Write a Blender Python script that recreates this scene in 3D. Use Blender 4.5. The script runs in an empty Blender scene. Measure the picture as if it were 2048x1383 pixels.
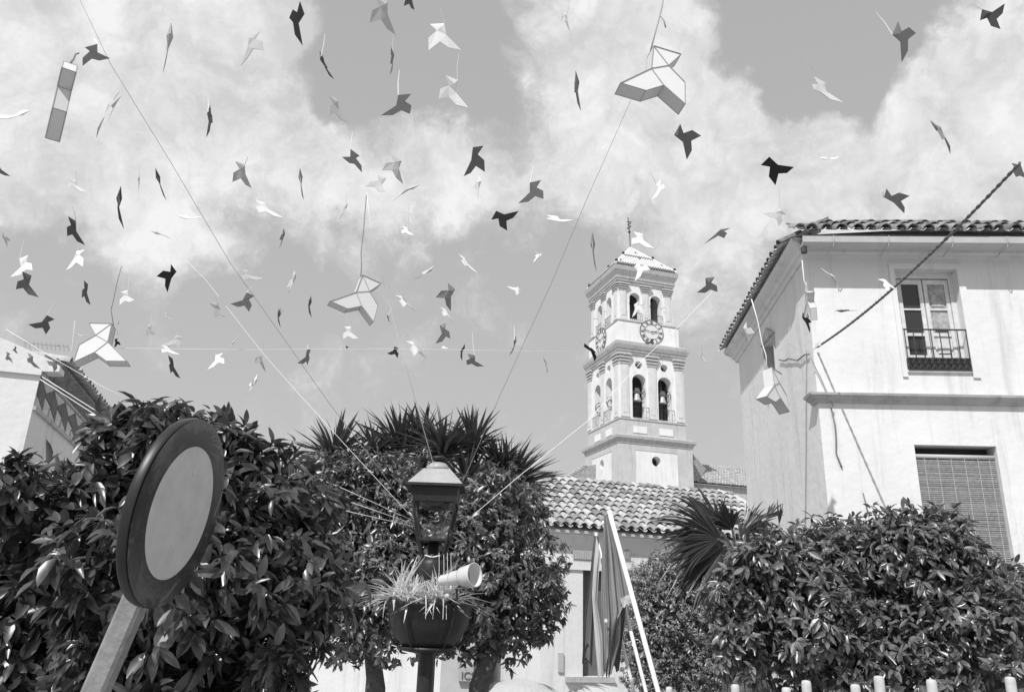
import bpy, math, random
import numpy as np
from mathutils import Vector, Matrix
random.seed(7); rng = np.random.default_rng(7)
R_ = math.radians
scn = bpy.context.scene

# ------------------------------------------------------------------ camera
F = 1576.0; CX, CY = 1024.0, 691.5; CAMZ = 1.6
_up = np.array([156, 4690, -1576.]); _up /= np.linalg.norm(_up)
_f = np.array([0, 0, -1.]); _y = _f - _up * _f.dot(_up); _y /= np.linalg.norm(_y)
_x = np.cross(_y, _up)
RM = np.array([_x, _y, _up])                 # camera axes -> world axes
CAM = np.array([0, 0, CAMZ])
cam_data = bpy.data.cameras.new('camera'); cam = bpy.data.objects.new('camera', cam_data)
scn.collection.objects.link(cam); scn.camera = cam
cam_data.sensor_fit = 'HORIZONTAL'; cam_data.sensor_width = 36; cam_data.lens = 36 * F / 2048
cam_data.clip_start = 0.05; cam_data.clip_end = 2000
m = Matrix.Identity(4)
for i in range(3):
    for j in range(3): m[i][j] = RM[i][j]
m[2][3] = CAMZ
cam.matrix_world = m

# ------------------------------------------------------------------ light
SUN_AZ, SUN_EL = 28.0, 49.0                  # degrees to the left of straight behind the camera
sdir = Vector((-math.sin(R_(SUN_AZ)) * math.cos(R_(SUN_EL)), -math.cos(R_(SUN_AZ)) * math.cos(R_(SUN_EL)), math.sin(R_(SUN_EL))))
sl = bpy.data.lights.new('sun', 'SUN'); sl.energy = 3.9; sl.angle = R_(0.5); sl.color = (1.0, 1.0, 1.0)
so = bpy.data.objects.new('sun', sl); scn.collection.objects.link(so)
so.rotation_euler = (-sdir).to_track_quat('-Z', 'Y').to_euler(); so.location = (0, -20, 40)
scn.view_settings.view_transform = 'Standard'; scn.view_settings.look = 'None'
scn.view_settings.gamma = 1.0; scn.view_settings.exposure = 0.10
try: scn.view_settings.use_curve_mapping = False
except Exception: pass
scn.cycles.max_bounces = 8

world = bpy.data.worlds.new('World'); scn.world = world; world.use_nodes = True
nt = world.node_tree; nt.nodes.clear()
def N(tree, typ, **kw):
    n = tree.nodes.new(typ)
    for k, v in kw.items(): setattr(n, k, v)
    return n
def ray(px, py):
    d = np.array([px - CX, CY - py, -F]); return RM @ d
def wmath(op, a, b=None, c=None):
    n = N(nt, 'ShaderNodeMath', operation=op)
    for i, v in enumerate((a, b, c)):
        if v is None: continue
        if isinstance(v, (int, float)): n.inputs[i].default_value = v
        else: nt.links.new(v, n.inputs[i])
    return n.outputs[0]
out = N(nt, 'ShaderNodeOutputWorld'); bg = N(nt, 'ShaderNodeBackground'); bg.inputs[1].default_value = 0.1
nt.links.new(bg.outputs[0], out.inputs[0])
sky = N(nt, 'ShaderNodeTexSky', sky_type='NISHITA', sun_disc=False)
sky.sun_elevation = R_(SUN_EL); sky.sun_rotation = math.atan2(sdir.x, sdir.y)
sky.altitude = 20; sky.air_density = 1.0; sky.dust_density = 1.0
bw = N(nt, 'ShaderNodeRGBToBW'); nt.links.new(sky.outputs[0], bw.inputs[0])
tc = N(nt, 'ShaderNodeTexCoord')
def wnoise(scale, detail, rough, dist=0.0, seed=0.0):
    mp = N(nt, 'ShaderNodeMapping'); mp.inputs['Location'].default_value = (seed, seed * 1.7, seed * .3)
    nt.links.new(tc.outputs['Generated'], mp.inputs[0])
    n = N(nt, 'ShaderNodeTexNoise'); n.inputs['Scale'].default_value = scale; n.inputs['Detail'].default_value = detail
    n.inputs['Roughness'].default_value = rough; n.inputs['Distortion'].default_value = dist
    nt.links.new(mp.outputs[0], n.inputs['Vector']); return n
nw = wnoise(7.0, 6.0, 0.55)
sub = N(nt, 'ShaderNodeVectorMath', operation='SUBTRACT'); nt.links.new(nw.outputs['Color'], sub.inputs[0]); sub.inputs[1].default_value = (.5, .5, .5)
scl = N(nt, 'ShaderNodeVectorMath', operation='SCALE'); nt.links.new(sub.outputs[0], scl.inputs[0]); scl.inputs['Scale'].default_value = 0.22
add = N(nt, 'ShaderNodeVectorMath', operation='ADD'); nt.links.new(tc.outputs['Generated'], add.inputs[0]); nt.links.new(scl.outputs[0], add.inputs[1])
BLOBS = [(110,120,230,.9),(350,110,200,.9),(470,300,190,.8),(250,330,170,.75),(310,480,120,.7),(60,290,130,.6),(560,70,80,.5),
 (800,310,140,.95),(930,370,100,.7),(640,370,120,.6),(1180,120,190,.95),(1110,330,130,.6),(1330,240,220,.95),(1500,190,110,.7),
 (1500,360,170,.9),(1700,320,170,.8),(1860,190,150,.8),(1990,160,140,.7),(1950,380,170,.8),(1400,560,120,.55),(1240,330,140,.4),(1290,50,110,.5),(940,110,45,.35),
 (1900,-300,300,.7),(300,-350,380,.8),(900,-500,250,.7),(2500,200,350,.7),(-500,100,380,.7),(2600,-500,300,.6),(-300,-600,300,.6),
 (800,100,165,-1.0),(680,225,60,-.7),(1005,225,60,-.5),(1590,60,125,-1.0),(1720,110,110,-.9),(1850,40,70,-.5),(440,425,55,-.35),(1900,240,60,-.3),(110,470,140,-.5),(560,440,70,-.35),(960,60,60,-.5)]
tot = None
for (x, y, r, wgt) in BLOBS:
    d = ray(x, y); d = d / np.linalg.norm(d)
    dn = N(nt, 'ShaderNodeVectorMath', operation='DISTANCE'); nt.links.new(add.outputs[0], dn.inputs[0]); dn.inputs[1].default_value = tuple(d)
    mr = N(nt, 'ShaderNodeMapRange', interpolation_type='SMOOTHSTEP'); nt.links.new(dn.outputs['Value'], mr.inputs[0])
    mr.inputs[1].default_value = r / F * 0.25; mr.inputs[2].default_value = r / F * 1.35; mr.inputs[3].default_value = wgt; mr.inputs[4].default_value = 0
    tot = mr.outputs[0] if tot is None else wmath('ADD', tot, mr.outputs[0])
# the part of the sky away from the photograph carries on with broken cloud
zc = ray(1024, 500); zc = zc / np.linalg.norm(zc)
dn = N(nt, 'ShaderNodeVectorMath', operation='DISTANCE'); nt.links.new(add.outputs[0], dn.inputs[0]); dn.inputs[1].default_value = tuple(zc)
mr = N(nt, 'ShaderNodeMapRange', interpolation_type='SMOOTHSTEP'); nt.links.new(dn.outputs['Value'], mr.inputs[0])
mr.inputs[1].default_value = .75; mr.inputs[2].default_value = 1.2; mr.inputs[3].default_value = 0; mr.inputs[4].default_value = .42
tot = wmath('ADD', wmath('MINIMUM', tot, 1.15), mr.outputs[0])
n2 = wnoise(5.0, 7.0, 0.58, 0.3, 3.1)
n3 = wnoise(13.0, 10.0, 0.68, 0.25, 9.2)
dens = wmath('ADD', tot, wmath('MULTIPLY', wmath('SUBTRACT', n2.outputs[0], .5), .9))
dens = wmath('ADD', dens, wmath('MULTIPLY', wmath('SUBTRACT', n3.outputs[0], .5), .95))
vo = N(nt, 'ShaderNodeTexVoronoi', feature='F1', distance='EUCLIDEAN'); vo.inputs['Scale'].default_value = 11.0; vo.inputs['Detail'].default_value = 4.0; vo.inputs['Roughness'].default_value = .6; vo.inputs['Lacunarity'].default_value = 2.2
nt.links.new(add.outputs[0], vo.inputs['Vector'])
puff = wmath('SUBTRACT', 1.12, vo.outputs['Distance']); dens = wmath('ADD', dens, wmath('MULTIPLY', puff, .38))
mk = N(nt, 'ShaderNodeMapRange', interpolation_type='SMOOTHSTEP'); nt.links.new(dens, mk.inputs[0])
mk.inputs[1].default_value = .0; mk.inputs[2].default_value = .92; mk.inputs[3].default_value = 0; mk.inputs[4].default_value = 1
n4 = wnoise(6.0, 9.0, 0.62, 0.5, 5.5)
cv = N(nt, 'ShaderNodeMapRange'); nt.links.new(wmath('ADD', n4.outputs[0], wmath('MULTIPLY', puff, .34)), cv.inputs[0])
cv.inputs[1].default_value = .3; cv.inputs[2].default_value = .7; cv.inputs[3].default_value = 6.0; cv.inputs[4].default_value = 8.5
# orthochromatic film: blue sky records light grey, nearly even
sxyz = N(nt, 'ShaderNodeSeparateXYZ'); nt.links.new(tc.outputs['Generated'], sxyz.inputs[0])
skyv = wmath('ADD', wmath('MULTIPLY', bw.outputs[0], 0.16), wmath('SUBTRACT', 4.75, wmath('MULTIPLY', wmath('MAXIMUM', sxyz.outputs[2], 0.0), 1.25)))
mixf = N(nt, 'ShaderNodeMix', data_type='FLOAT'); nt.links.new(mk.outputs[0], mixf.inputs[0]); nt.links.new(skyv, mixf.inputs[2]); nt.links.new(cv.outputs[0], mixf.inputs[3])
nt.links.new(mixf.outputs[0], bg.inputs[0])

# ------------------------------------------------------------------ helpers
def at(px, py, Y):
    d = ray(px, py); p = CAM + d * (Y / d[1]); return Vector(p)
def atd(px, py, depth):                     # depth along the optical axis
    return Vector(CAM + ray(px, py) * (depth / F))
def pxr(r, p):                              # pixel size -> metres at point p
    q = RM.T @ (np.array(p) - CAM); return r * (-q[2]) / F

def col(v):  # grey
    return (v, v, v, 1)
def mat(name, v, rough=.75, spec=.3, var=0.0, scale=6.0, bump=0.0, bscale=40.0, metal=0.0, trans=0.0, objvar=0.0, coat=0.0, detail=4, streak=0.0):
    mt = bpy.data.materials.new(name); mt.use_nodes = True; t = mt.node_tree
    b = t.nodes['Principled BSDF']; b.inputs['Roughness'].default_value = rough
    b.inputs['Specular IOR Level'].default_value = spec; b.inputs['Metallic'].default_value = metal
    if coat: b.inputs['Coat Weight'].default_value = coat
    b.inputs['Base Color'].default_value = col(v)
    cur = None
    if var or objvar:
        tcn = N(t, 'ShaderNodeTexCoord'); 
        val = None
        if var:
            n = N(t, 'ShaderNodeTexNoise'); n.inputs['Scale'].default_value = scale; n.inputs['Detail'].default_value = detail; n.inputs['Roughness'].default_value = .6
            g = N(t, 'ShaderNodeNewGeometry'); t.links.new(g.outputs['Position'], n.inputs['Vector'])
            r = N(t, 'ShaderNodeMapRange'); t.links.new(n.outputs[0], r.inputs[0]); r.inputs[1].default_value = .3; r.inputs[2].default_value = .7
            r.inputs[3].default_value = v * (1 - var); r.inputs[4].default_value = v * (1 + var); val = r.outputs[0]
        if streak:   # rain streaks: noise stretched down the wall
            mp = N(t, 'ShaderNodeMapping'); mp.inputs['Scale'].default_value = (2.6, 2.6, .22); g2 = N(t, 'ShaderNodeNewGeometry'); t.links.new(g2.outputs['Position'], mp.inputs[0])
            n_ = N(t, 'ShaderNodeTexNoise'); n_.inputs['Scale'].default_value = 1.6; n_.inputs['Detail'].default_value = 7; n_.inputs['Roughness'].default_value = .7; t.links.new(mp.outputs[0], n_.inputs['Vector'])
            r_ = N(t, 'ShaderNodeMapRange'); t.links.new(n_.outputs[0], r_.inputs[0]); r_.inputs[1].default_value = .52; r_.inputs[2].default_value = .75; r_.inputs[3].default_value = 1; r_.inputs[4].default_value = 1 - streak * 2
            m3 = N(t, 'ShaderNodeMath', operation='MULTIPLY'); t.links.new(r_.outputs[0], m3.inputs[0]); t.links.new(val, m3.inputs[1]); val = m3.outputs[0]
        if objvar:
            oi = N(t, 'ShaderNodeObjectInfo'); r2 = N(t, 'ShaderNodeMapRange'); t.links.new(oi.outputs['Random'], r2.inputs[0])
            r2.inputs[3].default_value = 1 - objvar; r2.inputs[4].default_value = 1 + objvar
            mm = N(t, 'ShaderNodeMath', operation='MULTIPLY'); t.links.new(r2.outputs[0], mm.inputs[0])
            if val is None: mm.inputs[1].default_value = v
            else: t.links.new(val, mm.inputs[1])
            val = mm.outputs[0]
        t.links.new(val, b.inputs['Base Color'])
    if bump:
        n = N(t, 'ShaderNodeTexNoise'); n.inputs['Scale'].default_value = bscale; n.inputs['Detail'].default_value = 5
        g = N(t, 'ShaderNodeNewGeometry'); t.links.new(g.outputs['Position'], n.inputs['Vector'])
        bp = N(t, 'ShaderNodeBump'); bp.inputs['Strength'].default_value = bump; bp.inputs['Distance'].default_value = .02
        t.links.new(n.outputs[0], bp.inputs['Height']); t.links.new(bp.outputs[0], b.inputs['Normal'])
    if trans:
        tr = N(t, 'ShaderNodeBsdfTranslucent'); tr.inputs[0].default_value = col(v * 1.3 if v * 1.3 < .9 else .9)
        mx = N(t, 'ShaderNodeMixShader'); mx.inputs[0].default_value = trans
        o = t.nodes['Material Output']; t.links.new(b.outputs[0], mx.inputs[1]); t.links.new(tr.outputs[0], mx.inputs[2]); t.links.new(mx.outputs[0], o.inputs[0])
    return mt

M = dict(
 white=mat('whitewash', .70, .9, .1, var=.05, scale=1.3, bump=.5, bscale=7, detail=8, streak=.13),
 white_tower=mat('tower_whitewash', .77, .9, .1, streak=.14, var=.07, scale=.8, bump=.2, bscale=6, detail=8),
 ochre=mat('tower_ochre_paint', .53, .9, .1, streak=.15, var=.09, scale=1.5, bump=.2, bscale=8, detail=8),
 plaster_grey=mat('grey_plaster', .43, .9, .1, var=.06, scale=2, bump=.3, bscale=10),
 moulding=mat('moulding_plaster', .46, .9, .1, streak=.2, var=.1, scale=4, bump=.3, bscale=14),
 tile=mat('clay_tile', .36, .85, .2, var=.28, scale=9, bump=.4, bscale=30, objvar=.42),
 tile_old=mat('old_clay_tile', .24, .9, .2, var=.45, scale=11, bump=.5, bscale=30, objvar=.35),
 tile_pan=mat('clay_pan_tile', .52, .9, .2, var=.25, scale=7, bump=.4, bscale=30),
 glaze_w=mat('white_glazed_tile', .75, .35, .5, var=.1), glaze_d=mat('blue_glazed_tile', .22, .35, .5, var=.1),
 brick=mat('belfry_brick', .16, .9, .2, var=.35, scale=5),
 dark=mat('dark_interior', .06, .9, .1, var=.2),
 iron=mat('wrought_iron', .045, .55, .4, var=.2, scale=20), bronze=mat('bell_bronze', .42, .45, .5, var=.15, scale=3, metal=.2),
 wood=mat('painted_wood', .62, .7, .3, var=.13, scale=14, bump=.3, bscale=40), wood_worn=mat('worn_wood_panel', .36, .85, .2, var=.35, scale=16, bump=.3, bscale=50),
 glass=mat('window_glass', .035, .06, .5), shutter=mat('dark_shutter', .13, .8, .2, var=.12, scale=3), slat=mat('cane_slat', .26, .7, .3, var=.2, scale=20, objvar=.14), cord=mat('blind_cord', .5),
 gutter=mat('painted_gutter', .46, .6, .3, var=.08, scale=4),
 paper0=mat('white_card', .82, .85, .1, trans=.2, objvar=.08), paper1=mat('pale_card', .56, .85, .1, trans=.25, objvar=.15), paper2=mat('grey_card', .34, .85, .1, trans=.2, objvar=.3), paper3=mat('dark_card', .15, .85, .1, trans=.15, objvar=.4), paper4=mat('black_card', .035, .8, .2),
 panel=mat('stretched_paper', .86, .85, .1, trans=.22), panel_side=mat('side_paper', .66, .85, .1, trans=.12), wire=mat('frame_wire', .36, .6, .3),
 thread=mat('white_thread', .85, .8, .1), rope=mat('twisted_rope', .20, .9, .1, var=.3, scale=60, bump=.6, bscale=200), thin=mat('grey_string', .25, .8, .1),
 leaf_near=mat('orange_leaf_near', .085, .34, 1.0, var=.7, scale=16, trans=.2, objvar=.4), leaf=mat('orange_leaf', .135, .34, 1.0, var=.8, scale=22, trans=.25),
 leaf_o=mat('orange_leaf_single', .14, .36, 1.0, var=.2, scale=8, trans=.25, objvar=.6),
 leaf_small=mat('privet_leaf', .25, .36, 1.0, var=.8, scale=26, trans=.28),
 num=mat('clock_numeral', .17, .7, .2), bark=mat('bark', .12, .95, .1, var=.3, scale=15, bump=.8, bscale=30), yucca=mat('yucca_blade', .08, .38, .8, var=.3, scale=8, trans=.15, objvar=.3),
 palm=mat('fan_palm_blade', .035, .38, .5, var=.25, scale=9, trans=.12), fibre=mat('palm_fibre', .12, .95, .1, var=.4, scale=25, bump=.9, bscale=60),
 spider=mat('spider_plant_leaf', .70, .5, .4, var=.3, scale=18, trans=.3, objvar=.25),
 lampiron=mat('lamp_iron', .02, .45, .4, var=.2, scale=12, bump=.15, bscale=30), lamptop=mat('lamp_roof_metal', .36, .45, .5, var=.1, scale=10), lampglass=mat('lamp_glass', .05, .08, .5),
 horn=mat('speaker_shell', .62, .5, .4, var=.06), horn_in=mat('speaker_inside', .35, .6, .3, var=.1),
 sign_ring=mat('sign_red_ring', .014, .26, .6, coat=.3, var=.3, scale=20, bump=.06, bscale=30), sign_face=mat('sign_face', .50, .42, .5, var=.10, scale=14, bump=.08, bscale=25, detail=9), sign_post=mat('galvanised_post', .24, .5, .4, var=.25, scale=18, bump=.2, bscale=60, detail=8), sign_edge=mat('sign_edge', .02, .4, .4),
 pole=mat('white_pole', .78, .5, .4, var=.05, scale=8), flag_d=mat('dark_flag_cloth', .17, .8, .2, trans=.15, var=.08, scale=20, bump=.2, bscale=200), flag_m=mat('mid_flag_cloth', .34, .8, .2, trans=.2, var=.06, scale=20, bump=.2, bscale=200),
 flag_l=mat('light_flag_cloth', .62, .8, .2, trans=.25, var=.05, scale=20), star=mat('flag_star', .8),
 paving=mat('stone_paving', .30, .8, .2, var=.2, scale=1.2, bump=.4, bscale=8), post=mat('white_post', .50, .7, .3, var=.12, scale=25), parasol=mat('parasol_cloth', .55, .85, .1, trans=.15, var=.06), metal=mat('aerial_metal', .2, .5, .4),
 signboard=mat('shop_sign', .35, .6, .3), letter=mat('sign_letter', .08), clockface=mat('clock_face', .70, .6, .3, var=.03), stem=mat('dry_stem', .2, .9, .1, var=.2),
)

class MB:
    def __init__(s): s.v = []; s.f = []
    def add(s, vs, fs):
        o = len(s.v); s.v += [tuple(v) for v in vs]; s.f += [tuple(i + o for i in f) for f in fs]; return s
    def quad(s, *p): return s.add(p, [tuple(range(len(p)))])
    def box(s, fr, u0, u1, o0, o1, z0, z1):
        c = [fr(u, o, z) for z in (z0, z1) for (u, o) in ((u0, o0), (u1, o0), (u1, o1), (u0, o1))]
        return s.add(c, [(0,3,2,1),(4,5,6,7),(0,1,5,4),(1,2,6,5),(2,3,7,6),(3,0,4,7)])
    def tube(s, pts, r, n=6, cap=True):
        pts = [Vector(p) for p in pts]; rs = r if isinstance(r, (list, tuple)) else [r] * len(pts)
        vs = []; up = Vector((0, 0, 1))
        prev = None
        for i, p in enumerate(pts):
            a = pts[max(i - 1, 0)]; b = pts[min(i + 1, len(pts) - 1)]
            t = (b - a).normalized()
            if prev is None:
                x = t.cross(up if abs(t.z) < .95 else Vector((1, 0, 0))).normalized()
            else:
                x = (prev - t * prev.dot(t)).normalized()
            prev = x; y = t.cross(x)
            vs += [p + (x * math.cos(2 * math.pi * k / n) + y * math.sin(2 * math.pi * k / n)) * rs[i] for k in range(n)]
        fs = []
        for i in range(len(pts) - 1):
            for k in range(n):
                k2 = (k + 1) % n; fs.append((i*n+k, i*n+k2, (i+1)*n+k2, (i+1)*n+k))
        if cap: fs += [tuple(range(n - 1, -1, -1)), tuple((len(pts) - 1) * n + k for k in range(n))]
        return s.add(vs, fs)
    def lathe(s, c, prof, n=24, ax=None):
        """prof: (radius, height) ; c base point ; ax 3x3 frame (x,y,z)"""
        c = Vector(c); X, Y, Z = ax if ax else (Vector((1,0,0)), Vector((0,1,0)), Vector((0,0,1)))
        vs = []
        for (r, h) in prof:
            vs += [c + Z * h + (X * math.cos(2*math.pi*k/n) + Y * math.sin(2*math.pi*k/n)) * r for k in range(n)]
        fs = []
        for i in range(len(prof) - 1):
            for k in range(n):
                k2 = (k + 1) % n; fs.append((i*n+k, i*n+k2, (i+1)*n+k2, (i+1)*n+k))
        fs += [tuple(range(n - 1, -1, -1)), tuple((len(prof) - 1) * n + k for k in range(n))]
        return s.add(vs, fs)
    def build(s, name, mt, parent=None, smooth=False, label=None, kind=None):
        org = wloc(parent)
        me = bpy.data.meshes.new(name)
        me.from_pydata([(v[0] - org[0], v[1] - org[1], v[2] - org[2]) for v in s.v], [], s.f)
        me.materials.append(M[mt] if isinstance(mt, str) else mt)
        if smooth: me.polygons.foreach_set('use_smooth', [True] * len(me.polygons))
        me.update()
        o = bpy.data.objects.new(name, me); scn.collection.objects.link(o)
        if parent: o.parent = parent
        if label: o['label'] = label
        if kind: o['kind'] = kind
        return o
def wloc(o):
    p = Vector((0, 0, 0))
    while o is not None: p = p + o.location; o = o.parent
    return p
def thing(name, label, cat, loc, group=None):
    o = bpy.data.objects.new(name, None); scn.collection.objects.link(o); o.location = loc; o.empty_display_size = .2
    o['label'] = label; o['category'] = cat
    if group: o['group'] = group
    return o
def tag(o, label, cat, group=None, kind=None):
    o['label'] = label; o['category'] = cat
    if group: o['group'] = group
    if kind: o['kind'] = kind
    return o
def struct(o, label=None):
    o['kind'] = 'structure'; return o
def inst(name, me, parent, mw):
    o = bpy.data.objects.new(name, me); scn.collection.objects.link(o)
    if parent:
        o.parent = parent; mw = Matrix.Translation(-wloc(parent)) @ mw
    o.matrix_local = mw if parent is None else mw
    if parent is None: o.matrix_world = mw
    return o
def frame(org, ex, en, scale=1.0):
    org = Vector(org); ex = Vector(ex).normalized(); en = Vector(en).normalized()
    return lambda u, o, z: org + (ex * u + en * o + Vector((0, 0, 1)) * z) * scale
W0 = lambda u, o, z: Vector((u, o, z))
def mesh_only(mb, name, mt, smooth=False):
    me = bpy.data.meshes.new(name); me.from_pydata(mb.v, [], mb.f); me.materials.append(M[mt])
    if smooth: me.polygons.foreach_set('use_smooth', [True] * len(me.polygons))
    me.update(); return me

def arch_pts(uc, hw, zs, zt, n=10):
    """outline of an arched opening, from bottom left over the arc to bottom right"""
    zc = zt - hw
    return [(uc - hw, zs)] + [(uc - hw * math.cos(math.pi * i / n), zc + hw * math.sin(math.pi * i / n)) for i in range(n + 1)] + [(uc + hw, zs)]
def wall_openings(mb, fr, u0, u1, z0, z1, ops, th):
    """wall sheet at o=0 (and o=-th), with arched / rectangular openings; ops: list of (kind, uc, hw, zs, zt)"""
    ops = sorted(ops, key=lambda o: o[1])
    for o in (0, -th):
        cur = u0
        groups = []
        for op in ops:
            if groups and op[1] - op[2] < groups[-1][1]: groups[-1][1] = max(groups[-1][1], op[1] + op[2]); groups[-1][0] = min(groups[-1][0], op[1] - op[2]); groups[-1][2].append(op)
            else: groups.append([op[1] - op[2], op[1] + op[2], [op]])
        for a, b, lst in groups:
            st = sorted(lst, key=lambda q: q[3]); uc = (a + b) / 2; hw = (b - a) / 2
            mb.quad(fr(cur, o, z0), fr(a, o, z0), fr(a, o, z1), fr(cur, o, z1)); cur = b
            zc = z0
            for q in st:
                kind, qc, h, zs, zt = q
                if kind == 'circle':
                    zm = (zs + zt) / 2; r = (zt - zs) / 2; zb = zs - .03; ztt = zt + .03
                    if zb > zc: mb.quad(fr(a, o, zc), fr(b, o, zc), fr(b, o, zb), fr(a, o, zb))
                    n = 16; P = []; Q = []
                    for i in range(n):
                        an = 2 * math.pi * i / n + math.pi / n * 0; c, s_ = math.cos(an), math.sin(an)
                        P.append(fr(uc + h * .98 * c, o, zm + r * s_))
                        sc = min(hw / abs(c) if abs(c) > 1e-6 else 9, ((ztt - zb) / 2) / abs(s_) if abs(s_) > 1e-6 else 9)
                        Q.append((uc + sc * c, zm + sc * s_))
                    # exact corners for a closed boundary
                    Qf = []
                    for i in range(n): Qf.append(fr(Q[i][0], o, Q[i][1]))
                    for i in range(n):
                        j = (i + 1) % n
                        q0, q1 = Q[i], Q[j]; poly = [P[i], Qf[i]]
                        onv = lambda t: abs(abs(t[0] - uc) - hw) < 1e-5
                        if onv(q0) != onv(q1):
                            cu = q0[0] if onv(q0) else q1[0]; cz = q1[1] if onv(q0) else q0[1]
                            poly.append(fr(cu, o, cz))
                        poly += [Qf[j], P[j]]
                        mb.quad(*poly)
                    zc = ztt
                    if o == 0:
                        for i in range(n):
                            a1 = 2*math.pi*i/n; a2 = 2*math.pi*(i+1)/n
                            e = lambda an, oo: fr(uc + h*.98*math.cos(an), oo, zm + r*math.sin(an))
                            mb.quad(e(a1, 0), e(a2, 0), e(a2, -th), e(a1, -th))
                else:
                    if zs > zc: mb.quad(fr(a, o, zc), fr(b, o, zc), fr(b, o, zs), fr(a, o, zs))
                    if qc - h > a + 1e-6: mb.quad(fr(a, o, zs), fr(qc - h, o, zs), fr(qc - h, o, zt), fr(a, o, zt))
                    if qc + h < b - 1e-6: mb.quad(fr(qc + h, o, zs), fr(b, o, zs), fr(b, o, zt), fr(qc + h, o, zt))
                    if kind == 'arch':
                        pts = arch_pts(qc, h, zs, zt)[1:-1]
                        for (p, q2) in zip(pts[:-1], pts[1:]): mb.quad(fr(p[0], o, p[1]), fr(q2[0], o, q2[1]), fr(q2[0], o, zt), fr(p[0], o, zt)) if min(abs(p[1]-zt), abs(q2[1]-zt)) > 1e-6 else mb.quad(fr(p[0], o, p[1]), fr(q2[0], o, q2[1]), fr((p if p[1] < q2[1] else q2)[0], o, zt))
                        out_ = arch_pts(qc, h, zs, zt)
                    else: out_ = [(qc - h, zs), (qc - h, zt), (qc + h, zt), (qc + h, zs)]
                    if o == 0:
                        for (p, q2) in zip(out_, out_[1:] + out_[:1]): mb.quad(fr(p[0], 0, p[1]), fr(q2[0], 0, q2[1]), fr(q2[0], -th, q2[1]), fr(p[0], -th, p[1]))
                    zc = zt
            if zc < z1: mb.quad(fr(a, o, zc), fr(b, o, zc), fr(b, o, z1), fr(a, o, z1))
        mb.quad(fr(cur, o, z0), fr(u1, o, z0), fr(u1, o, z1), fr(cur, o, z1))
    mb.quad(fr(u0, 0, z1), fr(u1, 0, z1), fr(u1, -th, z1), fr(u0, -th, z1))
    for u in (u0, u1): mb.quad(fr(u, 0, z0), fr(u, -th, z0), fr(u, -th, z1), fr(u, 0, z1))
def sweep(mb, path, prof, closed=False, side=1, zs=None):
    """path 2-D points; prof (out, z); mitred corners"""
    n = len(path); P = [Vector(p) for p in path]; dirs = []
    for i in range(n if closed else n - 1): dirs.append((P[(i + 1) % n] - P[i]).normalized())
    nr = [Vector((d.y, -d.x)) * side for d in dirs]; outs = []
    for i in range(n):
        if closed: a, b = nr[i - 1], nr[i]
        else: a = nr[max(i - 1, 0)]; b = nr[min(i, n - 2)]
        s = a + b; outs.append(s / max(.3, (1 + a.dot(b))))
    k = len(prof); vs = []
    for i in range(n):
        dz = zs[i] if zs else 0
        for (o, z) in prof: vs.append((P[i].x + outs[i].x * o, P[i].y + outs[i].y * o, z + dz))
    fs = []
    for i in range(n if closed else n - 1):
        j = (i + 1) % n
        for q in range(k - 1): fs.append((i*k+q, j*k+q, j*k+q+1, i*k+q+1))
        fs.append((i*k+k-1, j*k+k-1, j*k, i*k))
    if not closed: fs += [tuple(range(k)), tuple((n-1)*k + q for q in range(k - 1, -1, -1))]
    return mb.add(vs, fs)

GROUND = -1.2
g = MB(); g.quad((-300, -120, GROUND), (300, -120, GROUND), (300, 600, GROUND), (-300, 600, GROUND))
struct(g.build('ground', 'paving'))

# ------------------------------------------------------------------ roof tiles
def tile_mesh(name, L, r0, r1, mt, n=7, th=.014, up=1):
    mb = MB(); vs = []
    for (y, r) in ((0, r0), (L, r1)):
        for rr in (r, r - th):
            for k in range(n + 1):
                a = math.pi * k / n; vs.append((rr * math.cos(a), y, up * rr * math.sin(a)))
    m_ = n + 1; fs = []
    for k in range(n):
        fs.append((k, k + 1, 2*m_ + k + 1, 2*m_ + k)); fs.append((m_ + k, 3*m_ + k, 3*m_ + k + 1, m_ + k + 1))
        fs.append((k, m_ + k, m_ + k + 1, k + 1)); fs.append((2*m_ + k, 2*m_ + k + 1, 3*m_ + k + 1, 3*m_ + k))
    mb.add(vs, fs); return mesh_only(mb, name, mt)
TILE = tile_mesh('tile', .50, .106, .082, 'tile'); TILE_OLD = tile_mesh('tile', .44, .098, .076, 'tile_old')
def tile_matrix(p, run, upslope):
    """x axis along eave (run), y axis up the slope"""
    x = Vector(run).normalized(); y = Vector(upslope).normalized(); z = x.cross(y).normalized(); 
    if z.z < 0: z = -z; x = -x
    mm = Matrix(((x.x, y.x, z.x, p[0]), (x.y, y.y, z.y, p[1]), (x.z, y.z, z.z, p[2]), (0, 0, 0, 1))); return mm
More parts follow.
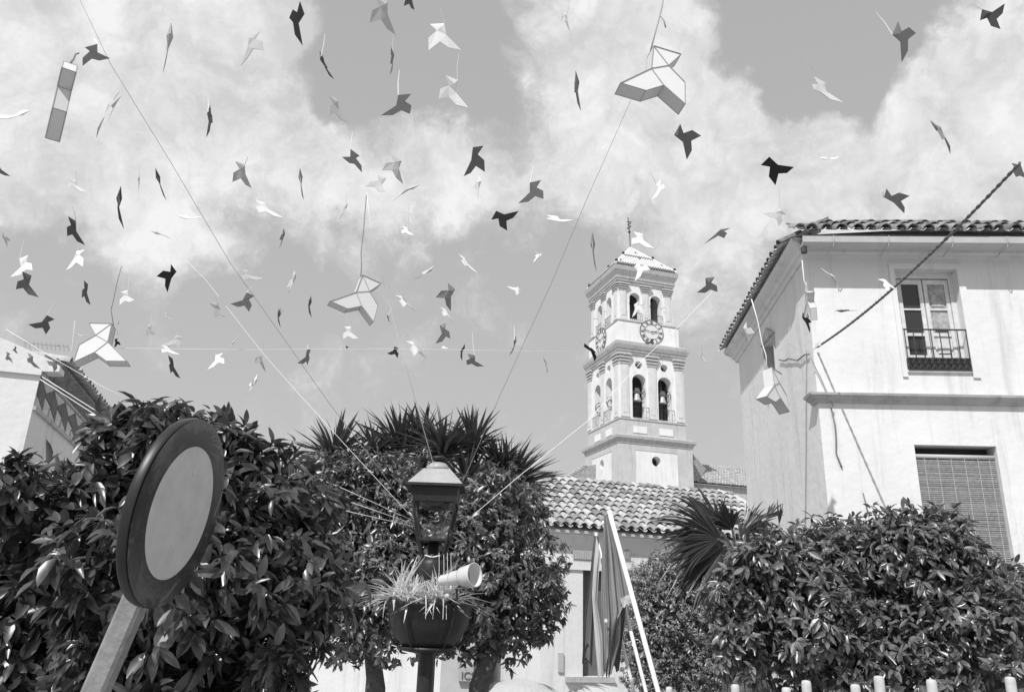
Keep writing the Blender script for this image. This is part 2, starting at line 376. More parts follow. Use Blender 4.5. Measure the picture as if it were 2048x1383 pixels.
def tiled_slope(parent, p0, run, ups, ncol, nrow, pitch, step, me, jitter=.01, keep=None, lift=.02, pans=True, jit_a=.03):
    run = Vector(run).normalized(); ups = Vector(ups).normalized(); nz = run.cross(ups); nz = nz if nz.z > 0 else -nz
    pan = MB(); p0 = Vector(p0)
    for c in range(ncol):
        jx = random.uniform(-jitter, jitter)
        for r in range(nrow):
            if keep and not keep(c, r): continue
            p = p0 + run * (c * pitch + jx + random.uniform(-jitter, jitter) * .4) + ups * (r * step + random.uniform(-.015, .015)) + nz * (lift + random.uniform(0, .008))
            mm = tile_matrix(p, run, ups + nz * (-.065 + random.uniform(-.01, .01)) + run * random.uniform(-jit_a, jit_a))
            inst('tile', me, parent, mm)
        if pans:
            q = p0 + run * ((c + .5) * pitch)
            for r in range(nrow):
                a = q + ups * (r * step - .03) + nz * .035; b = q + ups * ((r + 1) * step + .02) + nz * (-.0)
                vs = []
                for e in (a, b):
                    for k in range(5):
                        an = math.pi * (.12 + .76 * k / 4); vs.append(e + run * math.cos(an) * .08 - nz * (math.sin(an) * .07 - .06))
                pan.add(vs, [(k, k + 1, 5 + k + 1, 5 + k) for k in range(4)])
    if pans:
        o = pan.build('pan_tile_bed', 'tile_pan', parent); o['kind'] = 'stuff'

# ------------------------------------------------------------------ church tower
T17 = R_(17); E1 = Vector((math.cos(T17), math.sin(T17), 0)); E2 = Vector((-math.sin(T17), math.cos(T17), 0))
K = 1.4
c0 = at(1239, 975, 42); camv = Vector(CAM)
TO = camv + (c0 - camv) * K
def TL(u, w, z): return TO + (E1 * u + E2 * w + Vector((0, 0, z))) * K
zg = (GROUND - TO.z) / K
tower = thing('bell_tower', 'white church bell tower with clock, two belfry storeys and tiled pyramid roof', 'bell tower', (TL(2.2, 2.3, 0).x, TL(2.2, 2.3, 0).y, GROUND))
class St:                                         # one storey: centre and half sizes
    def __init__(s, cu, cw, hu, hw): s.c = (cu, cw); s.h = (hu, hw)
    def front(s): return lambda u, o, z: TL(s.c[0] + u, s.c[1] - s.h[1] - o, z)
    def left(s): return lambda u, o, z: TL(s.c[0] - s.h[0] - o, s.c[1] + u, z)
    def back(s): return lambda u, o, z: TL(s.c[0] + u, s.c[1] + s.h[1] + o, z)
    def right(s): return lambda u, o, z: TL(s.c[0] + s.h[0] + o, s.c[1] + u, z)
    def ring(s, mb, prof):
        (cu, cw), (hu, hw) = s.c, s.h
        pts = [(cu - hu, cw - hw), (cu + hu, cw - hw), (cu + hu, cw + hw), (cu - hu, cw + hw)]
        t = MB(); sweep(t, pts, prof, True, 1)
        mb.add([TL(*v) for v in t.v], t.f)
    def block(s, mb, z0, z1, d=0):
        mb.box(lambda u, o, z: TL(u, o, z), s.c[0]-s.h[0]-d, s.c[0]+s.h[0]+d, s.c[1]-s.h[1]-d, s.c[1]+s.h[1]+d, z0, z1)
base = St(2.22, 2.3, 2.22, 2.3)
mb = MB()
for fr, hh, a_, b_ in ((base.front(), 2.22, 0, 0), (base.left(), 2.3, .5, .5)):
    wall_openings(mb, fr, -hh + a_, hh - b_, zg, 2.45, [('circle', 0, .28, 1.32, 1.88)], .5)
for fr, hh, a_ in ((base.back(), 2.22, 0), (base.right(), 2.3, .5)): mb.box(fr, -hh + a_, hh - a_, -.5, 0, zg, 2.45)
mb.build('base_storey', 'white_tower', tower)
for fr, hh in ((base.front(), 2.22), (base.left(), 2.3)):
    for bb_ in ((-hh - .012, -hh + .95, zg, 2.45), (hh - .93, hh + .012, zg, 2.45), (-hh + .951, hh - .931, 2.12, 2.45)):
        q = MB(); q.box(fr, bb_[0], bb_[1], .002, .02, bb_[2], bb_[3]); q.build('painted_quoin', 'ochre', tower)
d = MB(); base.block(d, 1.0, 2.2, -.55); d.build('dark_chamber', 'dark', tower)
cm = MB(); base.ring(cm, [(-.3, 2.45), (.05, 2.45), (.08, 2.6), (.2, 2.72), (.22, 2.86), (.0, 2.95), (-.3, 2.95)]); cm.build('cornice', 'moulding', tower)
b1 = St(2.17, 2.38, 2.03, 2.2)
mb = MB(); b1.block(mb, 2.9, 3.85); mb.build('parapet_band', 'ochre', tower)
for fr in (b1.front(), b1.left()):
    for uc in (-.8, .8): pm = MB(); pm.box(fr, uc - .42, uc + .42, .002, .03, 3.12, 3.5); pm.build('plaster_panel', 'white_tower', tower)
lm = MB(); b1.ring(lm, [(-.3, 3.85), (.05, 3.85), (.07, 3.93), (-.3, 3.95)]); lm.build('sill_band', 'white_tower', tower)
mb = MB()
for fr, hh, a_, b_ in ((b1.front(), 2.03, 0, 0), (b1.left(), 2.2, .55, .4)):
    wall_openings(mb, fr, -hh + a_, hh - b_, 3.9, 7.65, [('arch', -.8, .43, 3.97, 6.5), ('circle', -.8, .24, 6.82, 7.27), ('arch', .8, .43, 3.97, 6.5), ('circle', .8, .24, 6.82, 7.27)], .55)
mb.build('belfry_wall', 'white_tower', tower)
mb = MB()
for fr, hh, a_, b_ in ((b1.back(), 2.03, 0, 0), (b1.right(), 2.2, .55, .4)): mb.box(fr, -hh + a_, hh - b_, -.4, 0, 3.9, 7.65)
mb.build('rear_wall', 'white_tower', tower)
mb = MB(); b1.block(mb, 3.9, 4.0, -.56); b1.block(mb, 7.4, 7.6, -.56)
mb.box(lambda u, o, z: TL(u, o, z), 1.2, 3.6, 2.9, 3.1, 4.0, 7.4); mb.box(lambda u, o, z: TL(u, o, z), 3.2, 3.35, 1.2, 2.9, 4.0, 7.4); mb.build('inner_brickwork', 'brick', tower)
def pilasters(st, z0, z1, zc, pos, w, dirh):
    for fr, hh in ((st.front(), st.h[0]), (st.left(), st.h[1])):
        for uc in pos(hh):
            a = MB(); a.box(fr, uc - w, uc + w, .002, .06, z0, z1)
            a.box(fr, uc - w * .55, uc + w * .55, .062, .085, z0 + .25, z1 - .1)
            a.box(fr, uc - w - .03, uc + w + .03, .004, .1, z0, z0 + .16); a.build('pilaster', 'ochre_l', tower)
            b = MB(); 
            for i, (zz, dd) in enumerate(((0, .09), (.14, .13), (.30, .17), (.46, .21))):
                b.box(fr, uc - w - dd + .04, uc + w + dd - .04, .003, dd, z1 + zz * dirh, z1 + (zz + .09) * dirh)
                b.box(fr, uc - w - dd + .08, uc + w + dd - .08, .005, dd - .04, z1 + (zz + .09) * dirh, z1 + (zz + .14) * dirh)
            b.build('capital', 'moulding', tower)
M['ochre_l'] = mat('light_ochre_paint', .64, .9, .1, var=.08, scale=2.0, bump=.2, bscale=8)
pilasters(b1, 3.95, 7.0, 7.65, lambda hh: (-hh + .32, 0, hh - .32), .24, 1.1)
cm = MB(); b1.ring(cm, [(-.3, 7.62), (.08, 7.62), (.1, 7.72), (.14, 7.75), (.15, 7.84), (.2, 7.9), (.27, 8.1), (.28, 8.28), (.1, 8.38), (-.3, 8.38)]); cm.build('cornice', 'moulding', tower)
ck = St(2.07, 2.35, 1.93, 2.12)
mb = MB(); ck.block(mb, 8.3, 9.62); mb.build('clock_storey', 'white_tower', tower)
cm = MB(); ck.ring(cm, [(-.3, 9.6), (.03, 9.6), (.05, 9.66), (.0, 9.72), (-.3, 9.74)]); cm.build('string_course', 'moulding', tower)
b2 = St(1.95, 2.3, 1.74, 1.95)
mb = MB()
for fr, hh, a_, b_ in ((b2.front(), 1.74, 0, 0), (b2.left(), 1.95, .42, .4)):
    wall_openings(mb, fr, -hh + a_, hh - b_, 9.7, 12.1, [('arch', -.67, .34, 9.86, 11.5), ('arch', .67, .34, 9.86, 11.5)], .42)
mb.build('belfry_wall', 'white_tower', tower)
mb = MB()
for fr, hh, a_, b_ in ((b2.back(), 1.74, 0, 0), (b2.right(), 1.95, .42, .4)): mb.box(fr, -hh + a_, hh - b_, -.4, 0, 9.7, 12.1)
mb.build('rear_wall', 'white_tower', tower)
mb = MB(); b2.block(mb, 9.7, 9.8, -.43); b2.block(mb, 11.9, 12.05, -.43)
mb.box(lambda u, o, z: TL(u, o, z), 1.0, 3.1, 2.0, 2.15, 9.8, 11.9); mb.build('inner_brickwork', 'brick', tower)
pilasters(b2, 9.74, 11.55, 12.1, lambda hh: (-hh + .3, 0, hh - .3), .2, .75)
cm = MB(); b2.ring(cm, [(-.3, 12.0), (.06, 12.0), (.07, 12.1), (.12, 12.14), (.13, 12.24), (.17, 12.28), (.18, 12.4), (.14, 12.42), (.3, 12.75), (.34, 13.0), (.2, 13.06), (-.3, 13.06)]); cm.build('cornice', 'moulding', tower)
# pyramid roof with small glazed tiles
rc = (1.93, 2.15); hr = (1.98, 2.12); za, ze = 15.3, 13.05
mb = MB(); A = TL(rc[0], rc[1], za); cn = [TL(rc[0] + a * hr[0], rc[1] + b * hr[1], ze) for a, b in ((-1, -1), (1, -1), (1, 1), (-1, 1))]
for i in range(4): mb.quad(cn[i], cn[(i + 1) % 4], A)
mb.quad(*cn); mb.build('roof_core', 'moulding', tower)
tw = MB(); td = MB()
for i in range(4):
    a, b = cn[i], cn[(i + 1) % 4]; mid = (a + b) / 2; runv = (b - a).normalized(); upv = (A - mid); H = upv.length; upv.normalize(); nz = runv.cross(upv).normalized(); nz = nz if nz.z > 0 else -nz
    half = (b - a).length / 2; rows = 13; step = H / rows
    for r in range(rows):
        hw = half * (1 - (r + .5) / rows); nc = max(1, int(hw * 2 / .23))
        for c in range(nc):
            x = (c + .5 - nc / 2) * .23; p = mid + runv * x + upv * (r * step) + nz * .02
            dst = td if (r in (0, 6) or random.random() < .05) else tw
            vs = []
            for (t, rr) in ((0, .1), (step * 1.1, .075)):
                for k in range(4):
                    an = math.pi * k / 3; vs.append(p + runv * math.cos(an) * rr + nz * (math.sin(an) * rr + (.03 if t == 0 else 0)) + upv * t)
            dst.add(vs, [(0, 1, 5, 4), (1, 2, 6, 5), (2, 3, 7, 6), (0, 3, 2, 1)])
tw.build('white_tile_rows', 'glaze_w', tower, kind='stuff'); td.build('dark_tile_rows', 'glaze_d', tower, kind='stuff')
for i in range(4):
    a = MB(); a.tube([cn[i] + Vector((0, 0, .05)), A + Vector((0, 0, .03))], .09, 8); a.build('hip_ridge', 'glaze_w', tower)
    for t in (.04, .5):
        p = cn[i].lerp(A, t) + Vector((0, 0, .22)); s = MB(); s.lathe(p + Vector((0, 0, -.16)), [(.03, 0), (.03, .06), (.1, .1), (.13, .18), (.1, .26), (.02, .3)], 10); s.build('finial_ball', 'iron', tower, True)
# weather vane cross
v = MB(); top = A + Vector((0, 0, 3.0)); v.tube([A, A + Vector((-.02, 0, 1.5)), top + Vector((-.15, 0, 0))], .04, 6); 
v.build('vane_rod', 'iron', tower)
v = MB(); P0 = A + Vector((-.05, 0, 1.75))
for (dx, dz, r) in ((-.16, .1, .05), (.13, .25, .05), (-.1, .42, .05), (.16, .6, .04)): v.tube([P0 + Vector((0, 0, dz)), P0 + Vector((dx, 0, dz + .08)), P0 + Vector((dx * .6, 0, dz + .2))], r, 5)
v.tube([P0 + Vector((-.22, 0, .8)), P0 + Vector((.2, 0, .8))], .035, 5); v.lathe(P0 + Vector((0, 0, -.3)), [(.02, 0), (.1, .07), (.12, .14), (.1, .2), (.02, .26)], 8); v.build('vane_cross', 'iron', tower)
# clock faces
def clock(fr, tx):
    rad = .74; zc = 9.14; f = MB(); n = 40
    P = lambda r, a, o: fr(tx + r * math.sin(a), o, zc + r * math.cos(a))
    f.add([P(rad, 2*math.pi*k/n, .03) for k in range(n)] + [P(rad, 2*math.pi*k/n, .0) for k in range(n)], [tuple(range(n))] + [(k, (k+1) % n, n + (k+1) % n, n + k) for k in range(n)])
    fo = f.build('clock_face', 'clockface', tower)
    for (r0, r1) in ((rad * .96, rad * 1.02), (rad * .60, rad * .62)):
        rg = MB()
        for k in range(n):
            a, b = 2*math.pi*k/n, 2*math.pi*(k+1)/n; rg.quad(P(r0, a, .05), P(r1, a, .05), P(r1, b, .05), P(r0, b, .05)); rg.quad(P(r1, a, .05), P(r1, b, .05), P(r1, b, .0), P(r1, a, .0))
        rg.build('clock_ring', 'num', fo)
    NUM = ['XII', 'I', 'II', 'III', 'IIII', 'V', 'VI', 'VII', 'VIII', 'IX', 'X', 'XI']
    num = MB()
    def stroke(a, r, x0, y0, x1, y1, w=.014):
        e = lambda x, y: ((r + y) * math.sin(a) + x * math.cos(a), (r + y) * math.cos(a) - x * math.sin(a))
        p, q_ = e(x0, y0), e(x1, y1); dx, dz = q_[0] - p[0], q_[1] - p[1]; L = math.hypot(dx, dz); nx, nz_ = -dz / L * w, dx / L * w
        num.add([fr(tx + a_ + s * nx, oo, zc + b_ + s * nz_) for oo in (.034, .055) for (a_, b_, s) in ((p[0], p[1], -1), (q_[0], q_[1], -1), (q_[0], q_[1], 1), (p[0], p[1], 1))], [(4, 5, 6, 7), (0, 1, 5, 4), (1, 2, 6, 5), (2, 3, 7, 6), (3, 0, 4, 7)])
    for i, s in enumerate(NUM):
        num.v, num.f = [], []
        a = 2 * math.pi * i / 12; wd = {'I': .04, 'V': .085, 'X': .085}; tw_ = sum(wd[c] for c in s); x = -tw_ / 2
        for c in s:
            h = .085; xm = x + wd[c] / 2; r = rad * .79
            if c == 'I': stroke(a, r, xm, -h, xm, h)
            if c == 'V': stroke(a, r, xm - .035, h, xm, -h); stroke(a, r, xm + .035, h, xm, -h, .009)
            if c == 'X': stroke(a, r, xm - .035, h, xm + .035, -h); stroke(a, r, xm + .035, h, xm - .035, -h, .009)
            x += wd[c]
        no_ = num.build('roman_numeral', 'num', fo)
    for (ang, L, w) in ((2 * math.pi * 47 / 60, .62, .018), (2 * math.pi * (2.78) / 12 * .93, .40, .032)):
        h = MB(); dx, dz = math.sin(ang), math.cos(ang)
        h.add([fr(tx + dx * t + dz * s, oo, zc + dz * t - dx * s) for oo in (.07, .09) for (t, s) in ((-.1, 0), (L * .7, -w), (L, 0), (L * .7, w))], [(0, 3, 2, 1), (4, 5, 6, 7), (0, 1, 5, 4), (1, 2, 6, 5), (2, 3, 7, 6), (3, 0, 4, 7)])
        h.build('clock_hand', 'iron', fo)
    hb = MB(); hb.add([P(.05, 2*math.pi*k/10, .1) for k in range(10)], [tuple(range(10))]); hb.build('hand_boss', 'iron', fo)
clock(ck.front(), .17); clock(ck.left(), .25)
def railing(fr, u0, u1, z0, h, off=.12):
    r = MB(); n = 6
    r.tube([fr(u0, -off, z0 + h), fr(u0, off, z0 + h), fr(u1, off, z0 + h), fr(u1, -off, z0 + h)], .018, 4)
    r.tube([fr(u0, off, z0 + .05), fr(u1, off, z0 + .05)], .014, 4)
    for i in range(n + 1):
        u = u0 + (u1 - u0) * i / n; r.tube([fr(u, off, z0), fr(u, off, z0 + h)], .012, 4)
    r.build('railing', 'iron', tower)
for fr in (b1.front(), b1.left()):
    for uc in (-.8, .8): railing(fr, uc - .43, uc + .5, 3.95, .62)
for fr in (b2.front(), b2.left()):
    for uc in (-.67, .67): railing(fr, uc - .34, uc + .4, 9.74, .5, .08)
for fr in (b2.front(), b2.left()):
    for uc in (-.67, .67):
        b = MB(); b.tube([fr(uc - .34, .0, 10.75), fr(uc - .5, .22, 10.78)], .015, 4); b.tube([fr(uc + .34, .0, 10.75), fr(uc + .5, .22, 10.78)], .015, 4); b.build('bracket_rod', 'iron', tower)
def bell(fr, uc, zs, lab, s=1.0):
    c = fr(uc, -.32, zs); b = thing('church_bell', lab, 'bell', c, 'bells hanging in the lower belfry')
    m1 = MB(); m1.lathe(c + Vector((0, 0, -.62 * s)), [(.37*s, 0), (.36*s, .05*s), (.29*s, .16*s), (.235*s, .34*s), (.21*s, .5*s), (.15*s, .59*s), (.05*s, .62*s)], 20); m1.build('bell_body', 'bronze', b, True)
    m1 = MB(); m1.tube([c + Vector((0, 0, -.5*s)), c + Vector((0, 0, -.78*s))], [.02, .05], 6); m1.build('clapper', 'iron', b)
    m1 = MB(); hx = fr(uc + .3, -.32, zs) - c; hx.normalize(); u_ = hx * .5; w_ = Vector((0, 0, 1)); 
    m1.tube([c - u_ * 1.1 + w_ * .08, c + u_ * 1.1 + w_ * .08], .07, 6); m1.tube([c - u_ * .5 + w_ * .2, c + u_ * .5 + w_ * .2], .1, 6); m1.tube([c - u_ * .35 + w_ * .36, c + u_ * .35 + w_ * .36], .09, 6); m1.build('headstock', 'brick', b)
    m1 = MB(); pts = [c + u_ * .95 + (fr(uc, .3, zs) - c).normalized() * .45 * math.cos(t) + w_ * .45 * math.sin(t) for t in [2*math.pi*i/16 for i in range(17)]]; m1.tube(pts, .025, 5); m1.build('bell_wheel', 'iron', b)
bell(b1.front(), -.8, 5.45, 'bell in the left arch of the lower belfry, clock side')
bell(b1.front(), .8, 5.45, 'bell in the right arch of the lower belfry, clock side', .92)
bell(b1.left(), -.8, 5.2, 'bell in the near arch of the lower belfry, narrow left side', .9)
bell(b1.left(), .8, 5.2, 'bell in the far arch of the lower belfry, narrow left side', .9)

# ------------------------------------------------------------------ church roofs beside the tower
def ridged_roof(name, parent, p0, run, ups, wlen, slen, mt, pitch=.26, step=.45):
    run = Vector(run).normalized(); ups = Vector(ups).normalized(); nz = run.cross(ups).normalized(); nz = nz if nz.z > 0 else -nz; p0 = Vector(p0)
    a = MB(); nc = int(wlen / pitch); nr = int(slen / step)
    a.quad(p0, p0 + run * wlen, p0 + run * wlen + ups * slen, p0 + ups * slen)
    a.quad(p0 - nz * .1, p0 + run * wlen - nz * .1, p0 + run * wlen + ups * slen - nz * .1, p0 + ups * slen - nz * .1)
    for c in range(nc):
        for r in range(nr):
            p = p0 + run * ((c + .5) * pitch + random.uniform(-.02, .02)) + ups * (r * step) + nz * .01; vs = []
            for (t, rr) in ((0, .11), (step * 1.1, .085)):
                for k in range(4):
                    an = math.pi * k / 3; vs.append(p + run * math.cos(an) * rr + nz * (math.sin(an) * rr + (.04 if t == 0 else 0)) + ups * t)
            a.add(vs, [(0, 1, 5, 4), (1, 2, 6, 5), (2, 3, 7, 6), (0, 3, 2, 1)])
    return a.build(name, mt, parent, kind='stuff')
M['tile_far'] = mat('far_clay_tile', .42, .9, .2, var=.35, scale=3.0)
p = at(1380, 985, 64)
nave = thing('church_nave', 'church nave with old clay tile roof showing between tower and white house', 'church', (p.x, p.y, GROUND))
L0 = at(1386, 963, 63); dirR = E1
ridged_roof('tile_rows', nave, L0 - dirR * 2, dirR, E2 * .85 + Vector((0, 0, .45)), 16, 5.0, 'tile_far')
w = MB(); w.box(frame(L0 - dirR * 2, dirR, -E2), 0, 16, -8, -.35, GROUND - L0.z, -.06); w.build('wall', 'moulding', nave)
sd_ = MB(); fr = frame(at(1384, 905, 62.5), dirR, -E2); sd_.add([fr(0, 0, -2.2), fr(0, 0, 0), fr(.35, 0, -.35), fr(1.2, 0, -1.2), fr(.5, 0, -2.2), fr(0, -1.5, -2.2), fr(0, -1.5, 0), fr(.35, -1.5, -.35), fr(1.2, -1.5, -1.2), fr(.5, -1.5, -2.2)], [(0, 4, 3, 2, 1), (5, 6, 7, 8, 9), (1, 2, 7, 6), (2, 3, 8, 7), (3, 4, 9, 8)]); sd_.build('buttress', 'tile_old', nave)
pA = at(1112, 966, 62)
chap = thing('chapel_wing', 'small shaded tiled chapel roof showing left of the tower base', 'church wing', (pA.x, pA.y, GROUND))
fr = frame(pA, E1, -E2)
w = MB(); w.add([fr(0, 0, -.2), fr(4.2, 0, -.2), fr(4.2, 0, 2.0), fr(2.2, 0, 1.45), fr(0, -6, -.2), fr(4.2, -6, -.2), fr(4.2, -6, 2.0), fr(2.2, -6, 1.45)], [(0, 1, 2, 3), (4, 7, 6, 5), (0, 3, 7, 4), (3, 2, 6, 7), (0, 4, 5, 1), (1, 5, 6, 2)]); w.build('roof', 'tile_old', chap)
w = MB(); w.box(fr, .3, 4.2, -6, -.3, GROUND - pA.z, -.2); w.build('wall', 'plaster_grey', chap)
w = MB()
for i in range(12): w.tube([fr(.1 + i * .22, .05, -.12 + i * .155), fr(.1 + i * .22, -.5, -.0 + i * .155)], .1, 6)
w.build('verge_tiles', 'tile_far', chap, kind='stuff')

# ------------------------------------------------------------------ low tiled building
LN = -E2                                   # outward normal of its front
LP = Vector((0.8, 20, 0)); lf = frame(LP, E1, LN)
low = thing('low_tiled_house', 'low white building with barrel tile roof in front of the tower', 'house', (LP.x, LP.y, GROUND))
U0, U1 = .12, 8.2
def lowpx(px, py, off=0):
    d = Vector(ray(px, py)); n = LN; t = ((LP + n * off) - camv).dot(n) / d.dot(n); q_ = camv + d * t - LP
    return q_.dot(E1), q_.z
w = MB()
wa, wt = lowpx(1166, 1120); wb, _ = lowpx(1213, 1120); _, wbz = lowpx(1180, 1352)
wall_openings(w, lf, U0, U1, GROUND, 3.35, [('rect', (wa + wb) / 2, (wb - wa) / 2, wbz, wt)], .35)
w.box(lf, U0, U1, -7, -6.8, GROUND, 3.35); w.box(lf, U0, U0 + .2, -6.8, -.36, GROUND, 3.35); w.box(lf, U1 - .2, U1, -6.8, -.36, GROUND, 3.35); w.build('wall', 'white', low)
c_ = MB(); t = MB(); sweep(t, [(U0 - .1, 0), (U1, 0)], [(-.02, 3.05), (.03, 3.08), (.1, 3.2), (.2, 3.42), (.24, 3.44), (.24, 3.52), (-.02, 3.52)], False, 1)
c_.add([lf(v[0], -v[1] if False else -v[1], v[2]) for v in t.v], t.f); c_.build('cornice', 'white', low)
b_ = MB(); b_.box(lf, U0, U1, .003, .05, 2.62, 2.86); b_.build('plaster_band', 'white', low)
for (a, bx) in ((1144, 1186), (1246, 1256)):
    ua, za_ = lowpx(a, 1099); ub, _ = lowpx(bx, 1099); _, zb_ = lowpx(a, 1117); v_ = MB(); v_.box(lf, ua, ub, .052, .075, zb_, za_)
    for k in range(9): v_.box(lf, ua + (ub - ua) * (k + .2) / 9, ua + (ub - ua) * (k + .55) / 9, .0745, .09, zb_, za_)
    v_.build('air_vent', 'plaster_grey', low)
s_ = MB(); s_.box(lf, wa - .02, wb, -.3, -.24, wbz, wt); s_.build('window_shutter', 'shutter', low)
s_ = MB(); s_.box(lf, wa - .45, wb + .15, .002, .12, wbz - .12, wbz); s_.build('window_sill', 'moulding', low)
ua, z1_ = lowpx(1116, 1304); ub, _ = lowpx(1126, 1304); _, z0_ = lowpx(1116, 1343)
s_ = MB(); s_.box(lf, ua, ub, .002, .05, z0_, z1_); s_.build('wall_light', 'moulding', low)
tp = R_(25); upv = E2 * math.cos(tp) + Vector((0, 0, math.sin(tp)))
ep = lf(U0 - .05, .34, 3.6)
tiled_slope(low, ep, E1, upv, 30, 10, .254, .435, TILE, lift=.045, jit_a=.02)
rf = MB(); e0, e1_ = lf(U0 - .1, .3, 3.54), lf(U1, .3, 3.54); up4 = upv * 4.5
rf.add([e0, e1_, e1_ + up4, e0 + up4, e0 - Vector((0, 0, .06)), e1_ - Vector((0, 0, .06)), e1_ + up4 - Vector((0, 0, .06)), e0 + up4 - Vector((0, 0, .06))], [(0, 1, 2, 3), (7, 6, 5, 4), (0, 4, 5, 1), (1, 5, 6, 2), (2, 6, 7, 3), (3, 7, 4, 0)]); 
bk = e0 + up4; bk1 = e1_ + up4; dn_ = E2 * 4 - Vector((0, 0, 1.9)); rf.quad(bk, bk1, bk1 + dn_, bk + dn_); rf.build('roof_deck', 'tile_pan', low)
for i in range(17):
    a = MB(); p = e0 + up4 + E1 * (i * .47) + Vector((0, 0, .02)); a.tube([p, p + E1 * .5], [.1, .085], 8); a.build('ridge_tile', 'tile', low)
# little chimney stub at the roof's left end
ch = MB(); cb = atd(1081, 955, 23.5); ch.box(frame(cb, E1, LN), -.25, .25, -.25, .25, -.8, .15); ch.box(frame(cb, E1, LN), -.3, .3, -.3, .3, .152, .2); ch.build('chimney', 'plaster_grey', low)

# white house further left, seen between the trunks
p = at(560, 1300, 23)
lh = thing('background_house', 'pale house wall seen between the orange tree trunks', 'house', (p.x + 3, p.y, GROUND))
w = MB(); xa = at(330, 1300, 22.5).x; w.box(W0, xa, at(975, 1300, 22.5).x, 22.5, 26, GROUND, 2.2); w.build('wall', 'white', lh)
w = MB(); w.box(W0, at(884, 1300, 22.4).x, at(974, 1300, 22.4).x, 22.35, 22.495, GROUND, 1.6); w.build('grey_panel', 'plaster_grey', lh)
shop = thing('shop_sign', 'small shop sign lettered ICS behind the right orange trunk', 'sign', at(936, 1350, 22.2))
w = MB(); a = at(917, 1340, 22.2); b = at(956, 1362, 22.2); w.box(W0, a.x, b.x, 22.2, 22.32, b.z, a.z + .1); w.build('board', 'signboard', shop)
def text(body, size, loc, rot, mt, name, parent):
    cu = bpy.data.curves.new(name, 'FONT'); cu.body = body; cu.size = size; cu.extrude = .006; cu.align_x = 'CENTER'; cu.align_y = 'CENTER'
    o = bpy.data.objects.new(name, cu); scn.collection.objects.link(o); dg = bpy.context.evaluated_depsgraph_get(); me = bpy.data.meshes.new_from_object(o.evaluated_get(dg)); bpy.data.objects.remove(o)
    me.materials.clear(); me.materials.append(M[mt]); o = bpy.data.objects.new(name, me); scn.collection.objects.link(o); o.parent = parent
    o.location = Vector(loc) - wloc(parent); o.rotation_euler = rot; return o
text('ICS', .26, ((a.x + b.x) / 2, 22.18, (a.z + b.z) / 2), (R_(90), 0, 0), 'letter', 'lettering', shop)

# ------------------------------------------------------------------ white house on the right
HC = Vector((4.85, 12, 0)); SD = Vector((.06, 1, 0)).normalized(); EX = Vector((SD.y, -SD.x, 0))
hf = frame(HC, EX, -SD)                   # front face: u to the right, o outwards
hs = frame(HC, SD, -EX)                   # left side: u away from camera, o outwards (left)
house = thing('white_house', 'white two storey house with tiled eaves on the right', 'house', (HC.x + 2.5, HC.y + 2.5, GROUND))
HU, HW = 7.0, 5.0
w = MB()
wall_openings(w, hf, 0, HU, GROUND, 7.5, [('rect', 1.93, .50, 5.40, 7.16), ('rect', 1.999, .61, 2.1, 4.22)], .28)
w.build('front_wall', 'white', house)
w = MB(); wall_openings(w, hs, .28, HW, GROUND, 7.45, [('rect', 2.45, .38, 5.55, 6.72)], .28); w.build('side_wall', 'white', house)
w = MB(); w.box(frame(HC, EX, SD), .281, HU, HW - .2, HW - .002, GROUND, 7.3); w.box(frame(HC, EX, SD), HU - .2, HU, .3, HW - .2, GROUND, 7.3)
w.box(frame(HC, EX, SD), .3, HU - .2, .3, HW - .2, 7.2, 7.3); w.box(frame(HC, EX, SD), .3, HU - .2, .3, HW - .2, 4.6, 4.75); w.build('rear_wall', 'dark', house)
# eaves: profile swept round front and side
def H2(u, w_): q_ = HC + EX * u + SD * w_; return (q_.x, q_.y)
path = [H2(0, HW + .2), H2(0, 0), H2(HU, 0)]
zs = [-.2, 0, 0]
e = MB(); sweep(e, path, [(-.05, 7.34), (.03, 7.34), (.05, 7.40), (.10, 7.42), (.12, 7.47), (.2, 7.5), (.26, 7.53), (.28, 7.58), (-.05, 7.60)], False, 1, zs); e.build('eaves_moulding', 'white', house)
g_ = MB(); sweep(g_, [H2(-.16, 0), H2(HU, 0)], [(.29, 7.40), (.36, 7.36), (.44, 7.37), (.48, 7.42), (.49, 7.52), (.47, 7.52), (.45, 7.44), (.37, 7.40), (.31, 7.44), (.30, 7.52), (.29, 7.52)], False, 1)
g_.build('gutter', 'gutter', house)
for u in (.28, 1.15, 2.15, 3.0, 3.9):
    b = MB(); b.tube([hf(u + .05, .495, 7.53), hf(u + .05, .5, 7.44), hf(u + .04, .47, 7.35), hf(u + .02, .38, 7.335), hf(u, .2, 7.30), hf(u + .01, .3, 7.33)], .008, 5); b.build('gutter_bracket', 'plaster_grey', house)
b = MB(); b.lathe(hf(-.13, .4, 7.36), [(.05, -.1), (.05, 0)], 10); b.build('gutter_outlet', 'iron', house)
